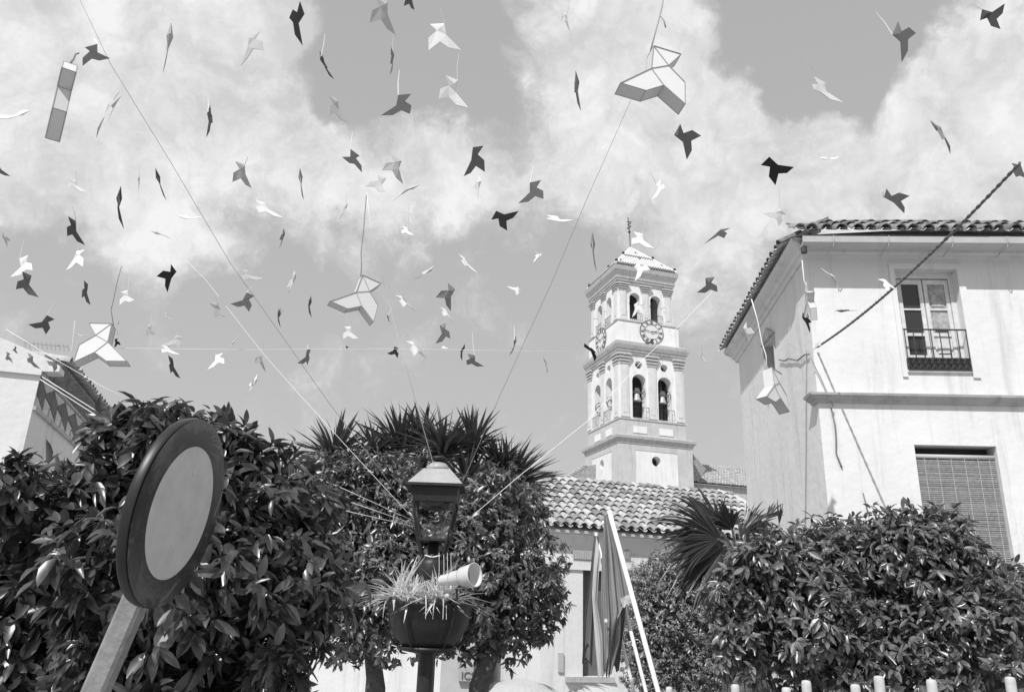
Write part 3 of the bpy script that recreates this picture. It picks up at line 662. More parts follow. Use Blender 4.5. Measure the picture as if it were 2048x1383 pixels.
# roof decks and tiles
th = R_(33); fup = SD * math.cos(th) + Vector((0, 0, math.sin(th))); sup = EX * math.cos(th) + Vector((0, 0, math.sin(th)))
dk = MB(); A0, B0 = hf(-.28, .42, 7.56), hf(HU, .42, 7.56); C0 = hs(HW + .3, .28, 7.40)
rp = hf(2.4, -2.4, 7.56 + 1.1)
dk.quad(A0, B0, B0 + fup * 3.2, rp); dk.quad(A0, rp, rp + SD * 1.0, C0)
dk.quad(A0 - Vector((0, 0, .04)), hf(HU, .42, 7.52), hf(HU, 0, 7.5), hf(0, 0, 7.5)); dk.build('roof_deck', 'tile_pan', house)
tiled_slope(house, hf(-.2, .5, 7.60), EX, fup, 24, 3, .225, .33, TILE_OLD, jitter=.035, lift=.035, jit_a=.16, keep=lambda c, r: c >= r * 1.5)
tiled_slope(house, hs(.05, .36, 7.585), SD * 1 + Vector((0, 0, -.04)), sup, 25, 3, .205, .34, TILE_OLD, jitter=.02, lift=.03, jit_a=.08, keep=lambda c, r: c >= r * 2)
for u, l_ in ((.15, 4), (.6, 5), (1.1, 3)):
    pass
# string cornice
s_ = MB(); sweep(s_, [H2(0, .22), H2(0, 0), H2(HU, 0)], [(-.02, 4.86), (.04, 4.86), (.06, 4.90), (.10, 4.91), (.11, 4.94), (.15, 4.955), (.16, 4.99), (-.02, 5.02)], False, 1); s_.build('string_cornice', 'moulding', house)
# upper window
win = MB(); u0, u1, z0, z1 = 1.43, 2.43, 5.40, 7.16
win.box(hf, u0, u0 + .08, -.24, -.14, z0, z1); win.box(hf, u1 - .08, u1, -.24, -.14, z0, z1); win.box(hf, u0 + .08, u1 - .08, -.24, -.14, z1 - .1, z1)
wf = win.build('window_frame', 'wood', house)
sr = MB(); 
sr.box(hf, u1 + .002, u1 + .11, .002, .03, z0 - .1, z1 + .1); sr.box(hf, u0 - .08, u0 - .002, .002, .03, z0 - .1, z1 + .1); sr.box(hf, u0 - .002, u1 + .002, .002, .03, z1 + .002, z1 + .1); sr.build('window_surround', 'white', house)
um = 1.93
for k, (a, b) in enumerate(((u0 + .09, um - .01), (um + .01, u1 - .09))):
    s_ = MB(); fr_ = lambda x0, x1, y0, y1, d0=-.2, d1=-.15: s_.box(hf, x0, x1, d0, d1, y0, y1)
    fr_(a, a + .06, z0 + .02, z1 - .12); fr_(b - .06, b, z0 + .02, z1 - .12)
    for (y0, y1) in ((z1 - .2, z1 - .12), (6.50, 6.53), (6.05, 6.10), (5.66, 5.72), (z0 + .02, z0 + .08)): fr_(a + .06, b - .06, y0, y1)
    sh = s_.build('casement', 'wood', house)
    if k == 0:
        for (y0, y1) in ((6.53, z1 - .2), (6.10, 6.50), (5.72, 6.05)):
            g_ = MB(); g_.box(hf, a + .06, b - .06, -.185, -.175, y0, y1); g_.build('pane', 'glass', sh)
        g_ = MB(); g_.box(hf, a + .06, b - .06, -.19, -.17, z0 + .08, 5.66); g_.build('panel', 'wood', sh)
    else:
        for (y0, y1, mt) in ((6.53, z1 - .2, 'wood_worn'), (6.10, 6.50, 'wood_worn'), (5.72, 6.05, 'wood'), (z0 + .08, 5.66, 'wood')):
            g_ = MB(); g_.box(hf, a + .06, b - .06, -.19, -.175, y0, y1); g_.box(hf, a + .1, b - .1, -.175, -.162, y0 + .04, y1 - .04); g_.build('panel', mt, sh)
    for y in (5.74, 6.13) if k else (5.62,):
        g_ = MB(); g_.box(hf, a + .1, b - .1, -.149, -.135, y, y + .012); g_.build('vent_slot', 'iron', sh)
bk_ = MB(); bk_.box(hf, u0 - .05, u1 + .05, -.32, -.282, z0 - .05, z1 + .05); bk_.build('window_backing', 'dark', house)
sl_ = MB(); sl_.box(hf, u0, u1, -.14, .04, z0 - .02, z0 + .012); sl_.build('window_sill', 'white', house)
# railing with scroll grille
ra = MB(); o_ = .045
ra.box(hf, u0 + .01, u1 - .01, o_ - .012, o_ + .012, 6.12 - .02 - .02, 6.12 - .02); ra.box(hf, u0 + .01, u1 - .01, o_ - .01, o_ + .01, 5.60, 5.615); ra.box(hf, u0 + .01, u1 - .01, o_ - .01, o_ + .01, 5.405, 5.42)
rl = ra.build('window_railing', 'iron', house)
for i in range(8):
    u = u0 + .02 + (u1 - u0 - .04) * i / 7; b = MB(); z_lo = 5.615; b.tube([hf(u, o_, z_lo if 0 < i < 7 else 5.405), hf(u, o_, 6.08)], .008, 6); b.build('baluster', 'iron', rl)
sc = MB()
def arc(u, z, r, a0, a1, t=.0075): sc.tube([hf(u + r * math.cos(a0 + (a1 - a0) * k / 10), o_, z + r * math.sin(a0 + (a1 - a0) * k / 10)) for k in range(11)], t, 4)
for i in range(10):
    u = u0 + .055 + (u1 - u0 - .11) * i / 9; arc(u, 5.553, .042, -1.2, 4.2); arc(u, 5.466, .042, -4.2, 1.2); arc(u + .01, 5.553, .018, 0, 6.28); arc(u - .01, 5.466, .018, 0, 6.28)
    if i < 9: sc.tube([hf(u + .05, o_, 5.41), hf(u + .05, o_, 5.60)], .006, 4)
sc.build('scroll_grille', 'iron', rl, kind='stuff')
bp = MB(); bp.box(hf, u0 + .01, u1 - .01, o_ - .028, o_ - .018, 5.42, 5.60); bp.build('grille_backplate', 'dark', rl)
# lower window with cane roller blind
bl = thing('roller_blind', 'cane slat roller blind hanging in the lower window of the white house', 'blind', hf(2.0, -.1, 4.1))
r_ = MB(); r_.tube([hf(1.40, -.10, 4.06), hf(2.60, -.10, 4.06)], .035, 10); r_.build('blind_roll', 'cord', bl, True)
zz = 4.01; i = 0
slm = None
while zz > 2.15:
    s_ = MB(); dz = random.uniform(-.002, .002); s_.box(hf, 1.405, 2.6, -.105, -.085, zz - .028 + dz, zz - .004 + dz); s_.build('slat', 'slat', bl); zz -= .031
cd = MB()
for u in (1.55, 1.75, 1.95, 2.15, 2.35, 2.52): cd.tube([hf(u, -.08, 4.05), hf(u, -.078, 2.2)], .004, 4)
cd.build('blind_cords', 'cord', bl)
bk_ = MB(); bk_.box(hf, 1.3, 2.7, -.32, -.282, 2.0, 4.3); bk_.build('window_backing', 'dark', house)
# side window
s_ = MB(); s_.box(hs, 2.07, 2.83, -.24, -.18, 5.55, 6.72); s_.build('side_shutter', 'plaster_grey', house)
s_ = MB(); s_.box(hs, 2.07, 2.10, -.18, .03, 5.55, 6.72); s_.box(hs, 2.80, 2.83, -.18, .03, 5.55, 6.72); s_.add([hs(2.0, .002, 6.75), hs(2.9, .002, 6.75), hs(2.45, .002, 7.0), hs(2.0, .06, 6.75), hs(2.9, .06, 6.75), hs(2.45, .06, 7.0)], [(0, 1, 2), (3, 5, 4), (0, 3, 4, 1), (1, 4, 5, 2), (2, 5, 3, 0)]); s_.build('side_window_frame', 'moulding', house)
# cables on the house
def cable(name, label, pts, r, mt, cat='cable', jit=0.0, group=None, n=5):
    P = [Vector(p) for p in pts]
    if jit: P = [p + Vector((random.uniform(-jit, jit), random.uniform(-jit, jit) * .3, random.uniform(-jit, jit))) if 0 < i < len(P) - 1 else p for i, p in enumerate(P)]
    a = MB(); a.tube(P, r, n); return tag(a.build(name, mt, smooth=True), label, cat, group)
def hfp(px, py, off=.02):
    d = Vector(ray(px, py)); n = -SD; q_ = HC + n * off; return camv + d * ((q_ - camv).dot(n) / d.dot(n))
def hsp(px, py, off=.02):
    d = Vector(ray(px, py)); n = -EX; q_ = HC + n * off; return camv + d * ((q_ - camv).dot(n) / d.dot(n))
cable('wall_cable', 'thin dark cable running down the side wall from the rope hook', [hsp(1613, 700), hsp(1612, 800), hsp(1612, 900), hsp(1611, 1010), hsp(1610, 1060)], .006, 'thin')
cable('wall_rope', 'knotted dark rope along the side wall below the eaves', [hsp(1558 + 6 * i, 719 + 2 * math.sin(i * 1.3) + (i > 6) * -6 * (i - 6) * .5, .03) for i in range(11)], .012, 'rope', 'rope', jit=.01)
cable('loose_cable', 'pale loose cable hanging from the rope hook over the front wall', [hfp(1622, 715, .1), hfp(1633, 740, .05), hfp(1640, 752, .06), hfp(1650, 775, .05), hfp(1662, 800, .17), hfp(1666, 812, .06)], .008, 'thin')
cable('dry_vine', 'dry vine stem clinging to the front wall below the cornice', [hfp(1662, 815), hfp(1668, 850), hfp(1670, 880), hfp(1674, 905), hfp(1680, 925), hfp(1684, 935)], .012, 'stem', 'vine', jit=.02)
cable('thin_twig', 'thin twig on the front wall just above the hedge', [hfp(1726, 985), hfp(1730, 1000), hfp(1737, 1030)], .010, 'stem', 'twig')

# ------------------------------------------------------------------ house on the left
LC = at(62, 830, 11); LC = Vector((LC.x, LC.y, 0)); lff = frame(LC, -E1, -E2); lfr = frame(LC, E2, E1)
lho = thing('tile_frieze_house', 'white house with a zigzag patterned frieze under its eaves, far left', 'house', (LC.x - 2, LC.y + 2, GROUND))
w = MB(); w.box(lff, 0, 5, -4.2, 0, GROUND, 4.60); w.build('wall', 'white', lho)
pp = [(-.02, 4.602), (5, 4.602), (5, 5.7), (1.6, 5.35), (.53, 5.07), (-.11, 4.84), (-.24, 4.76), (-.24, 4.68), (-.02, 4.66)]
w = MB(); n_ = len(pp); w.add([lff(u, .05, z) for u, z in pp] + [lff(u, -.25, z) for u, z in pp], [tuple(range(n_)), tuple(range(2 * n_ - 1, n_ - 1, -1))] + [(k, n_ + k, n_ + (k + 1) % n_, (k + 1) % n_) for k in range(n_)]); w.build('gable_parapet', 'white', lho)
w = MB(); w.box(lfr, 0, 4.2, .002, .04, 4.10, 4.16); w.box(lfr, 0, 4.2, .002, .05, 4.602, 4.64); w.build('frieze_border', 'moulding', lho)
M['fr_d'] = mat('dark_frieze_tile', .16, .8, .2, var=.3, scale=14); M['fr_l'] = mat('light_frieze_tile', .55, .8, .2, var=.12, scale=12)
P_ = .80; zb, zt = 4.165, 4.598; zm = (zb + zt) / 2
def fpoly(pts, mt):
    a = MB(); n = len(pts); a.add([lfr(u, .022, z) for u, z in pts] + [lfr(u, .002, z) for u, z in pts], [tuple(range(n))] + [(i, (i + 1) % n, n + (i + 1) % n, n + i) for i in range(n)]); a.build('frieze_tile', mt, lho)
for i in range(6):
    u = .03 + i * P_; e_ = .008
    fpoly([(u + e_, zb + .16), (u + P_/2 - e_, zb + e_), (u + P_/2 - e_, zt - .17), (u + e_, zt - e_)], 'fr_d')
    fpoly([(u + P_/2 + e_, zb + .02), (u + P_ - e_, zb + .15), (u + P_/2 + e_, zm)], 'fr_l')
    fpoly([(u + P_/2 + e_, zm + .03), (u + P_ - e_, zb + .18), (u + P_ - e_, zt - .03), (u + P_/2 + e_, zt - .14)], 'fr_d')
    fpoly([(u + .02, zt - e_), (u + P_/2, zt - .15), (u + P_ - .02, zt - e_)], 'fr_l')
    fpoly([(u + .01, zb + e_), (u + P_/2 - .02, zb + e_), (u + .01, zb + .13)], 'fr_l')
sf = MB(); sf.add([lfr(.0, 0, 4.642), lfr(4.4, 0, 4.642), lfr(4.4, .24, 4.84), lfr(.1, .24, 4.80), lfr(.0, 0, 4.93), lfr(4.4, 0, 4.93), lfr(4.4, .24, 4.87), lfr(.1, .24, 4.83)], [(0, 1, 2, 3), (4, 7, 6, 5), (3, 2, 6, 7), (0, 3, 7, 4), (1, 5, 6, 2)]); sf.build('soffit', 'tile_old', lho)
tup = -E1 * math.cos(R_(10)) + Vector((0, 0, math.sin(R_(10))))
tiled_slope(lho, lfr(.25, .30, 4.87), E2 + Vector((0, 0, .012)), tup, 18, 1, .235, .36, TILE, jitter=.01)
ae = thing('tv_aerial', 'thin television aerial rising behind the far left house', 'aerial', at(100, 760, 13))
a_ = MB(); a_.tube([at(62, 700, 13), at(62, 760, 13)], .008, 5); a_.build('mast', 'metal', ae)
a_ = MB(); a_.tube([at(50, 685, 13), at(95, 690, 13), at(137, 693, 13)], .005, 5); a_.build('boom', 'metal', ae)
for i in range(11):
    x = 50 + i * 8.6; a_ = MB(); a_.tube([at(x - 1, 682 + i * .7, 13), at(x + 1, 694 + i * .7, 12.9)], .007, 4); a_.build('element', 'metal', ae)


# ------------------------------------------------------------------ foliage
def leaf_template(w=.2, droop=.12, fold=.06, kind='leaf'):
    ts = (0, .22, .5, .78, 1.0); ws = (0.0, .8, 1.0, .66, 0.0); v = []; 
    for t, q_ in zip(ts, ws):
        z = -droop * t * t
        if q_ == 0: v.append((t, 0, z))
        else: v += [(t, -w * q_, z + fold * q_), (t, 0, z), (t, w * q_, z + fold * q_)]
    f = [(0, 1, 2), (0, 2, 3), (1, 4, 5, 2), (2, 5, 6, 3), (4, 7, 8, 5), (5, 8, 9, 6), (7, 10, 8), (8, 10, 9)]
    return np.array(v), f
LT = [leaf_template(.19, .14, .09), leaf_template(.22, .30, .07), leaf_template(.17, .42, .11), leaf_template(.20, .05, .06), leaf_template(.15, .2, .10)]
def leaf_mesh(name, v, f, mt):
    mb = MB(); mb.add([tuple(a) for a in v], f); return mesh_only(mb, name, mt)
def bulk_mesh(name, tv, tf, mats, mt, parent, pos_off):
    """mats: (n,3,4) affine; one joined mesh"""
    n = len(mats); k = len(tv); P = np.einsum('nij,kj->nki', mats[:, :, :3], tv) + mats[:, None, :, 3] - np.array(pos_off)
    me = bpy.data.meshes.new(name); 
    tri = [f for f in tf]; loops = np.concatenate([np.array(f) for f in tri]); cnt = np.array([len(f) for f in tri])
    L = (loops[None, :] + (np.arange(n) * k)[:, None]).ravel(); C_ = np.tile(cnt, n); st = np.concatenate([[0], np.cumsum(C_)[:-1]])
    me.vertices.add(n * k); me.vertices.foreach_set('co', P.astype(np.float32).ravel())
    me.loops.add(len(L)); me.loops.foreach_set('vertex_index', L.astype(np.int32))
    me.polygons.add(len(C_)); me.polygons.foreach_set('loop_start', st.astype(np.int32)); me.polygons.foreach_set('loop_total', C_.astype(np.int32))
    me.materials.append(M[mt]); me.update(calc_edges=True)
    o = bpy.data.objects.new(name, me); scn.collection.objects.link(o); o.parent = parent; return o
def join_bulk(name, sets, mt, parent):
    """sets: list of (template, mats)"""
    off = wloc(parent); vs = []; Ls = []; Cs = []; base_ = 0
    for (tv, tf), mats in sets:
        n = len(mats); k = len(tv)
        if n == 0: continue
        P = np.einsum('nij,kj->nki', mats[:, :, :3], tv) + mats[:, None, :, 3] - np.array(off); vs.append(P.reshape(-1, 3))
        loops = np.concatenate([np.array(f) for f in tf]); cnt = np.array([len(f) for f in tf])
        Ls.append((loops[None, :] + (np.arange(n) * k)[:, None]).ravel() + base_); Cs.append(np.tile(cnt, n)); base_ += n * k
    V = np.concatenate(vs); L = np.concatenate(Ls); C_ = np.concatenate(Cs); st = np.concatenate([[0], np.cumsum(C_)[:-1]])
    me = bpy.data.meshes.new(name); me.vertices.add(len(V)); me.vertices.foreach_set('co', V.astype(np.float32).ravel())
    me.loops.add(len(L)); me.loops.foreach_set('vertex_index', L.astype(np.int32))
    me.polygons.add(len(C_)); me.polygons.foreach_set('loop_start', st.astype(np.int32)); me.polygons.foreach_set('loop_total', C_.astype(np.int32))
    me.materials.append(M[mt]); me.update(calc_edges=True)
    o = bpy.data.objects.new(name, me); scn.collection.objects.link(o); o.parent = parent; o['kind'] = 'stuff'; return o
def norm(a): return a / np.maximum(np.linalg.norm(a, axis=-1, keepdims=True), 1e-9)
def crown_leaves(lobes, leaf, spacing, per=7, inner=.35, up=.5, seed=1):
    """shoot tips spread over lumpy lobes; each carries a whorl of leaves. returns (n,3,4) matrices and tip flags"""
    rg = np.random.default_rng(seed); mats = []; out_flag = []
    for (c, r, zr) in lobes:
        c = np.array(c); area = 4 * np.pi * r * r; nt_ = int(area / spacing ** 2 * (1 + inner))
        d = norm(rg.normal(size=(nt_, 3))); lump = 1 + .10 * np.sin(d[:, 0] * 5 + seed) * np.cos(d[:, 1] * 6) + .10 * np.sin(d[:, 2] * 7 + 2 * d[:, 0])
        rad = r * lump * np.where(rg.random(nt_) < inner / (1 + inner), rg.uniform(.45, .9, nt_), rg.uniform(.82, 1.16, nt_) + (rg.random(nt_) < .1) * rg.uniform(0, .18, nt_))
        tip = c + d * rad[:, None] * np.array([1, 1, zr]); ok = tip[:, 2] > GROUND + .8; fq = 6.2 / max(.12, leaf * 5.5); cl = np.sin(tip[:, 0] * fq + 1.3) * np.sin(tip[:, 1] * fq + .4) * np.sin(tip[:, 2] * fq * 1.15 + seed) + .35 * np.sin(tip[:, 0] * fq * 2.3 + tip[:, 2] * fq * 1.7); ok &= (cl > -.12) | (rg.random(nt_) < .38)
        tip = tip[ok]; d = d[ok]
        ax = norm(d + np.array([0, 0, up]) + rg.normal(size=d.shape) * .35)
        for k in range(per):
            t = k / per; ang = k * 2.4 + rg.uniform(0, 6.28, len(tip)); 
            ref = norm(np.cross(ax, rg.normal(size=ax.shape))); ref2 = np.cross(ax, ref)
            side = ref * np.cos(ang)[:, None] + ref2 * np.sin(ang)[:, None]
            dr = norm(side * (1.0 - .5 * t) + ax * (.25 + .9 * t) + np.array([0, 0, -.75]) * rg.uniform(.1, 1.7, (len(tip), 1)))
            fx_ = d * .8 + np.array([0, 0, .55]); nn = norm(fx_ - dr * np.sum(fx_ * dr, axis=1, keepdims=True) + rg.normal(size=ax.shape) * .38); nn = norm(nn - dr * np.sum(nn * dr, axis=1, keepdims=True)); yy = np.cross(nn, dr)
            L = leaf * rg.uniform(.6, 1.25, len(tip)) * (1 - .3 * t)
            p = tip - ax * (leaf * .5 * (1 - t)) [:, None] if False else tip - ax * (leaf * .55 * (1 - t))
            m_ = np.stack([dr * L[:, None], yy * L[:, None], nn * L[:, None], p], axis=2); mats.append(m_)
    return np.concatenate(mats)
def lobes_px(lst, Y, squash=1.0, dj=0.0, seed=3):
    rg = random.Random(seed); res = []
    for it in lst:
        px, py, r = it[:3]; y = (it[3] if len(it) > 3 else Y) + rg.uniform(-dj, dj); p = at(px, py, y); res.append((tuple(p), pxr(r, p), squash))
    return res
def limb(mb, pts, rs): mb.tube([Vector(p) for p in pts], rs, 9)
def make_tree(name, label, cat, lobes, leaf, spacing, per, trunk, mt, mt_o, seed, inner=.35, n_single=280, group=None, up=.5, limbs=True, bark='bark', leafname='leaf'):
    tp_ = Vector(trunk[0]); root = thing(name, label, cat, (tp_.x, tp_.y, GROUND), group)
    m_ = MB(); limb(m_, trunk, [trunk_r(i, len(trunk), seed) for i in range(len(trunk))]); m_.build('trunk', bark, root, True)
    if limbs:
        top = Vector(trunk[-1])
        for (c, r, z_) in lobes[:7]:
            b = MB(); cc = Vector(c); mid = top.lerp(cc, .5) + Vector((random.uniform(-.1, .1), random.uniform(-.1, .1), random.uniform(-.15, .05))); limb(b, [top - (top - Vector(trunk[-2])).normalized() * .15, mid, cc], [.05, .035, .012]); b.build('limb', bark, root, True)
    A_ = crown_leaves(lobes, leaf, spacing, per, inner, up, seed); rg = np.random.default_rng(seed + 50)
    # largest leaves that face the camera and lie on the near surface become parts of their own
    pos = A_[:, :, 3]; q_ = (pos - CAM) @ RM; dep = -q_[:, 2]; X = CX + F * q_[:, 0] / dep; Yp = CY - F * q_[:, 1] / dep
    vis = (X > 0) & (X < 2048) & (Yp > 0) & (Yp < 1383) & (dep > .3)
    cell = 12.0; key = (np.floor(X / cell) * 1000 + np.floor(Yp / cell)).astype(int); order = np.argsort(dep); first = np.zeros(len(dep), bool); _, idx = np.unique(key[order], return_index=True); first[order[idx]] = True
    nm = A_[:, :, 2]; view = norm(CAM - pos); size = np.linalg.norm(np.cross(A_[:, :, 0], view), axis=1) * np.abs(np.sum(norm(nm) * view, axis=1)) / dep
    score = np.where(vis & first, size, -1); pick = np.argsort(-score)[:n_single]; single = np.zeros(len(dep), bool); single[pick] = True
    kind_ = rg.integers(0, len(LT), len(A_))
    join_bulk('foliage', [(LT[k], A_[(kind_ == k) & ~single]) for k in range(len(LT))], mt, root)
    ms = [leaf_mesh(leafname, LT[k][0], LT[k][1], mt_o) for k in range(len(LT))]
    for i in pick:
        a = A_[i]; mw = Matrix(((a[0][0], a[0][1], a[0][2], a[0][3]), (a[1][0], a[1][1], a[1][2], a[1][3]), (a[2][0], a[2][1], a[2][2], a[2][3]), (0, 0, 0, 1)))
        inst(leafname, ms[kind_[i]], root, mw)
    return root
TR = {}
def trunk_r(i, n, seed): return TR.get(seed, .09) * (1.1 - .45 * i / max(1, n - 1))
def P3(px, py, Y): return tuple(at(px, py, Y))
def ground_pt(px, py, Y):
    p = at(px, py, Y); return (p.x, p.y, GROUND)
TR[11] = .11; TR[12] = .10; TR[13] = .11; TR[14] = .12; TR[15] = .09; TR[16] = .11; TR[17]=.11
make_tree('orange_tree', 'near orange tree with large glossy leaves behind the round road sign', 'tree',
    lobes_px([(55,1075,150),(190,1050,130),(285,930,120),(395,930,100),(490,985,110),(110,1230,190),(330,1170,210),(520,1150,170),(600,1060,80),(610,1180,75),(60,1340,170),(260,1370,170),(470,1350,130),(180,1000,60),(250,860,50),(455,900,60),(40,980,70),(560,1330,50,3.2),(585,960,55,4.2),(640,1000,50,4.4),(430,870,50),(330,850,60),(150,990,60)], 3.5, 1.0, .3, 5),
    .104, .082, 7, [ground_pt(90, 1380, 3.9), P3(95, 1480, 3.9), P3(110, 1300, 3.9)], 'leaf_near', 'leaf_near', 11, inner=.6, group='orange trees round the square')
make_tree('orange_tree', 'orange tree behind the lantern, its curved dark trunk left of the planter bowl', 'tree',
    lobes_px([(690,1010,90),(790,1050,120),(720,1110,110),(640,1060,80),(760,1200,110),(640,1190,70),(840,1160,110),(600,1240,60),(700,1250,70),(860,1040,90),(590,1140,60),(575,1290,40),(620,980,65),(655,945,55),(730,950,55),(800,960,60),(600,1060,60)], 8.6, 1.0, .4, 6),
    .098, .106, 7, [ground_pt(755, 1380, 8.6), P3(752, 1375, 8.6), P3(742, 1290, 8.6), P3(722, 1200, 8.6)], 'leaf', 'leaf_o', 12, inner=.5, group='orange trees round the square')
make_tree('orange_tree', 'orange tree right of the lantern, its trunk leaning left beside the parasol', 'tree',
    lobes_px([(950,1050,95),(1040,1110,90),(960,1160,110),(1050,1200,75),(900,1110,90),(990,980,60),(1040,1010,55),(1070,1170,55),(960,1250,65),(1020,1265,55),(890,1230,70),(1085,1250,30)], 8.9, 1.0, .4, 8),
    .098, .106, 7, [ground_pt(945, 1380, 8.9), P3(958, 1370, 8.9), P3(988, 1290, 8.9), P3(1000, 1200, 8.9)], 'leaf', 'leaf_o', 13, inner=.5, group='orange trees round the square')
make_tree('privet_tree', 'small leaved rounded tree behind the white flag poles', 'tree',
    lobes_px([(1350,1190,90),(1310,1260,75),(1400,1200,80),(1370,1290,110),(1450,1270,90),(1310,1340,60),(1290,1200,40),(1480,1350,80),(1400,1370,80),(1310,1165,50),(1370,1145,62),(1440,1170,70),(1285,1290,45)], 11.5, 1.0, .4, 9),
    .066, .078, 7, [ground_pt(1380, 1380, 11.5), P3(1380, 1400, 11.5), P3(1380, 1280, 11.5)], 'leaf_small', 'leaf_small', 14, inner=.5)
make_tree('orange_tree', 'orange tree with dense glossy crown below the corner of the white house', 'tree',
    lobes_px([(1560,1160,95),(1650,1120,80),(1520,1230,90),(1630,1230,110),(1740,1130,90),(1730,1240,100),(1590,1310,90),(1700,1330,80),(1500,1140,58),(1465,1200,60),(1480,1290,60),(1590,1115,65),(1690,1095,72),(1530,1110,50)], 6.6, 1.0, .35, 10),
    .100, .094, 7, [ground_pt(1640, 1380, 6.8), P3(1640, 1420, 6.8), P3(1640, 1280, 6.8)], 'leaf', 'leaf_o', 15, inner=.5, group='orange trees round the square')
make_tree('orange_tree', 'orange tree with dense glossy crown below the roller blind, far right', 'tree',
    lobes_px([(1830,1110,90),(1920,1160,85),(1850,1220,115),(1990,1190,70),(1970,1270,100),(1800,1320,90),(1900,1340,90),(2010,1340,70),(1770,1092,72),(1890,1105,78),(1840,1080,60),(2070,1230,90)], 6.4, 1.0, .35, 12),
    .100, .094, 7, [ground_pt(1880, 1380, 6.6), P3(1880, 1420, 6.6), P3(1880, 1280, 6.6)], 'leaf', 'leaf_o', 16, inner=.5, group='orange trees round the square')

# sword leaved yuccas
def blade_mesh(name, mt, L=1.0, w=.035, bend=.15):
    mb = MB(); ts = (0, .3, .65, 1.0); ws = (.7, 1, .75, 0); v = []
    for t, q_ in zip(ts, ws):
        z = -bend * t * t
        if q_ == 0: v.append((t, 0, z))
        else: v += [(t, -w * q_, z + w * .5 * q_), (t, 0, z), (t, w * q_, z + w * .5 * q_)]
    mb.add(v, [(0, 3, 4, 1), (1, 4, 5, 2), (3, 6, 7, 4), (4, 7, 8, 5), (6, 9, 7), (7, 9, 8)]); return mesh_only(mb, name, mt)
BL = [blade_mesh('blade', 'yucca', w=.042, bend=b) for b in (.02, .1, .22)]
def orient(dr, nrm, s, p):
    x = Vector(dr).normalized(); z = Vector(nrm); z = (z - x * z.dot(x)).normalized(); y = z.cross(x)
    return Matrix(((x.x*s, y.x*s, z.x*s, p[0]), (x.y*s, y.y*s, z.y*s, p[1]), (x.z*s, y.z*s, z.z*s, p[2]), (0, 0, 0, 1)))
def yucca(px, py, Y, Lpx, n, label, tilt=(0, 0)):
    p = at(px, py, Y); L = pxr(Lpx, p); root = thing('yucca_plant', label, 'yucca', (p.x, p.y + .1, GROUND), 'yuccas rising behind the orange trees')
    t = MB(); bx_ = min((748, 857, 962), key=lambda q_: abs(q_ - px)); bb = at(bx_, 1300, Y); limb(t, [(bb.x, bb.y + .1, GROUND), (bb.x, bb.y + .1, 1.4), ((p.x + bb.x) / 2, p.y + .1, 2.2), tuple(p)], [.11, .10, .09, .08]); t.build('trunk', 'fibre', root, True)
    for i in range(n):
        u = random.random(); el = math.asin(1 - 1.35 * u) if 1 - 1.35 * u > -1 else -1.2; az = i * 2.39996 + random.uniform(-.2, .2)
        d = Vector((math.cos(el) * math.cos(az) + tilt[0], math.cos(el) * math.sin(az), math.sin(el) + tilt[1])).normalized()
        s = L * random.uniform(.75, 1.1); b = p + Vector((0, 0, random.uniform(-.12, .08)))
        up_ = Vector((0, 0, 1)) if abs(d.z) < .95 else Vector((1, 0, 0)); inst('blade', random.choice(BL), root, orient(d, up_ + Vector((random.uniform(-.4, .4), random.uniform(-.4, .4), 0)), s, b))
YG = [(668,912,95,62,'leftmost yucca head of sword leaves above the left orange tree'),(745,905,80,55,'low yucca head second from the left in the clump'),(800,900,100,66,'tall yucca head just left of the string to the lantern'),
 (885,905,98,85,'central yucca head directly above the lantern'),(945,895,88,66,'yucca head just right of the lantern top'),(1015,975,112,95,'broad rightmost yucca head leaning over the low tiled roof'),(935,970,95,70,'lower yucca head right behind the lantern'),(1000,930,72,50,'small yucca head in the right part of the clump'),(845,880,84,50,'yucca head behind the string that meets the lantern roof'),(705,935,75,45,'low yucca head at the left end, half sunk in leaves')]
for i, (x, y, L, n, lb) in enumerate(YG): yucca(x, y, 12.5 + .3 * (i % 3), L * 1.04, int(n * 1.8), lb, tilt=(.12 if x > 980 else (-.1 if x < 700 else 0), .12))

# fan palm
pr = at(1475, 1120, 8.6); palm = thing('fan_palm', 'dark fan palm with shaggy trunk between the low tiled house and the white house', 'palm', (at(1482, 1330, 8.0).x, 8.0, GROUND))
t = MB(); tb = Vector((palm.location.x, palm.location.y, GROUND)); hp = at(1476, 1135, 8.4)
limb(t, [tb, tuple(at(1485, 1400, 8.0)), tuple(at(1482, 1300, 8.1)), tuple(at(1478, 1200, 8.3)), tuple(hp)], [.2, .19, .18, .15, .1]); t.build('trunk', 'fibre', palm, True)
for i in range(90):
    a = random.uniform(0, 6.28); zz = random.uniform(0, 1); c = Vector(at(1484, 1390 - zz * 150, 8.05)); 
    if i < 60:
        f_ = MB(); o0 = Vector((math.cos(a), math.sin(a), 0)) * .18; f_.tube([c + o0, c + o0 * 1.35 + Vector((0, 0, .1)), c + o0 * 1.5 + Vector((0, 0, -.05))], [.012, .01, .002], 4); f_.build('fibre_strand', 'fibre', palm)
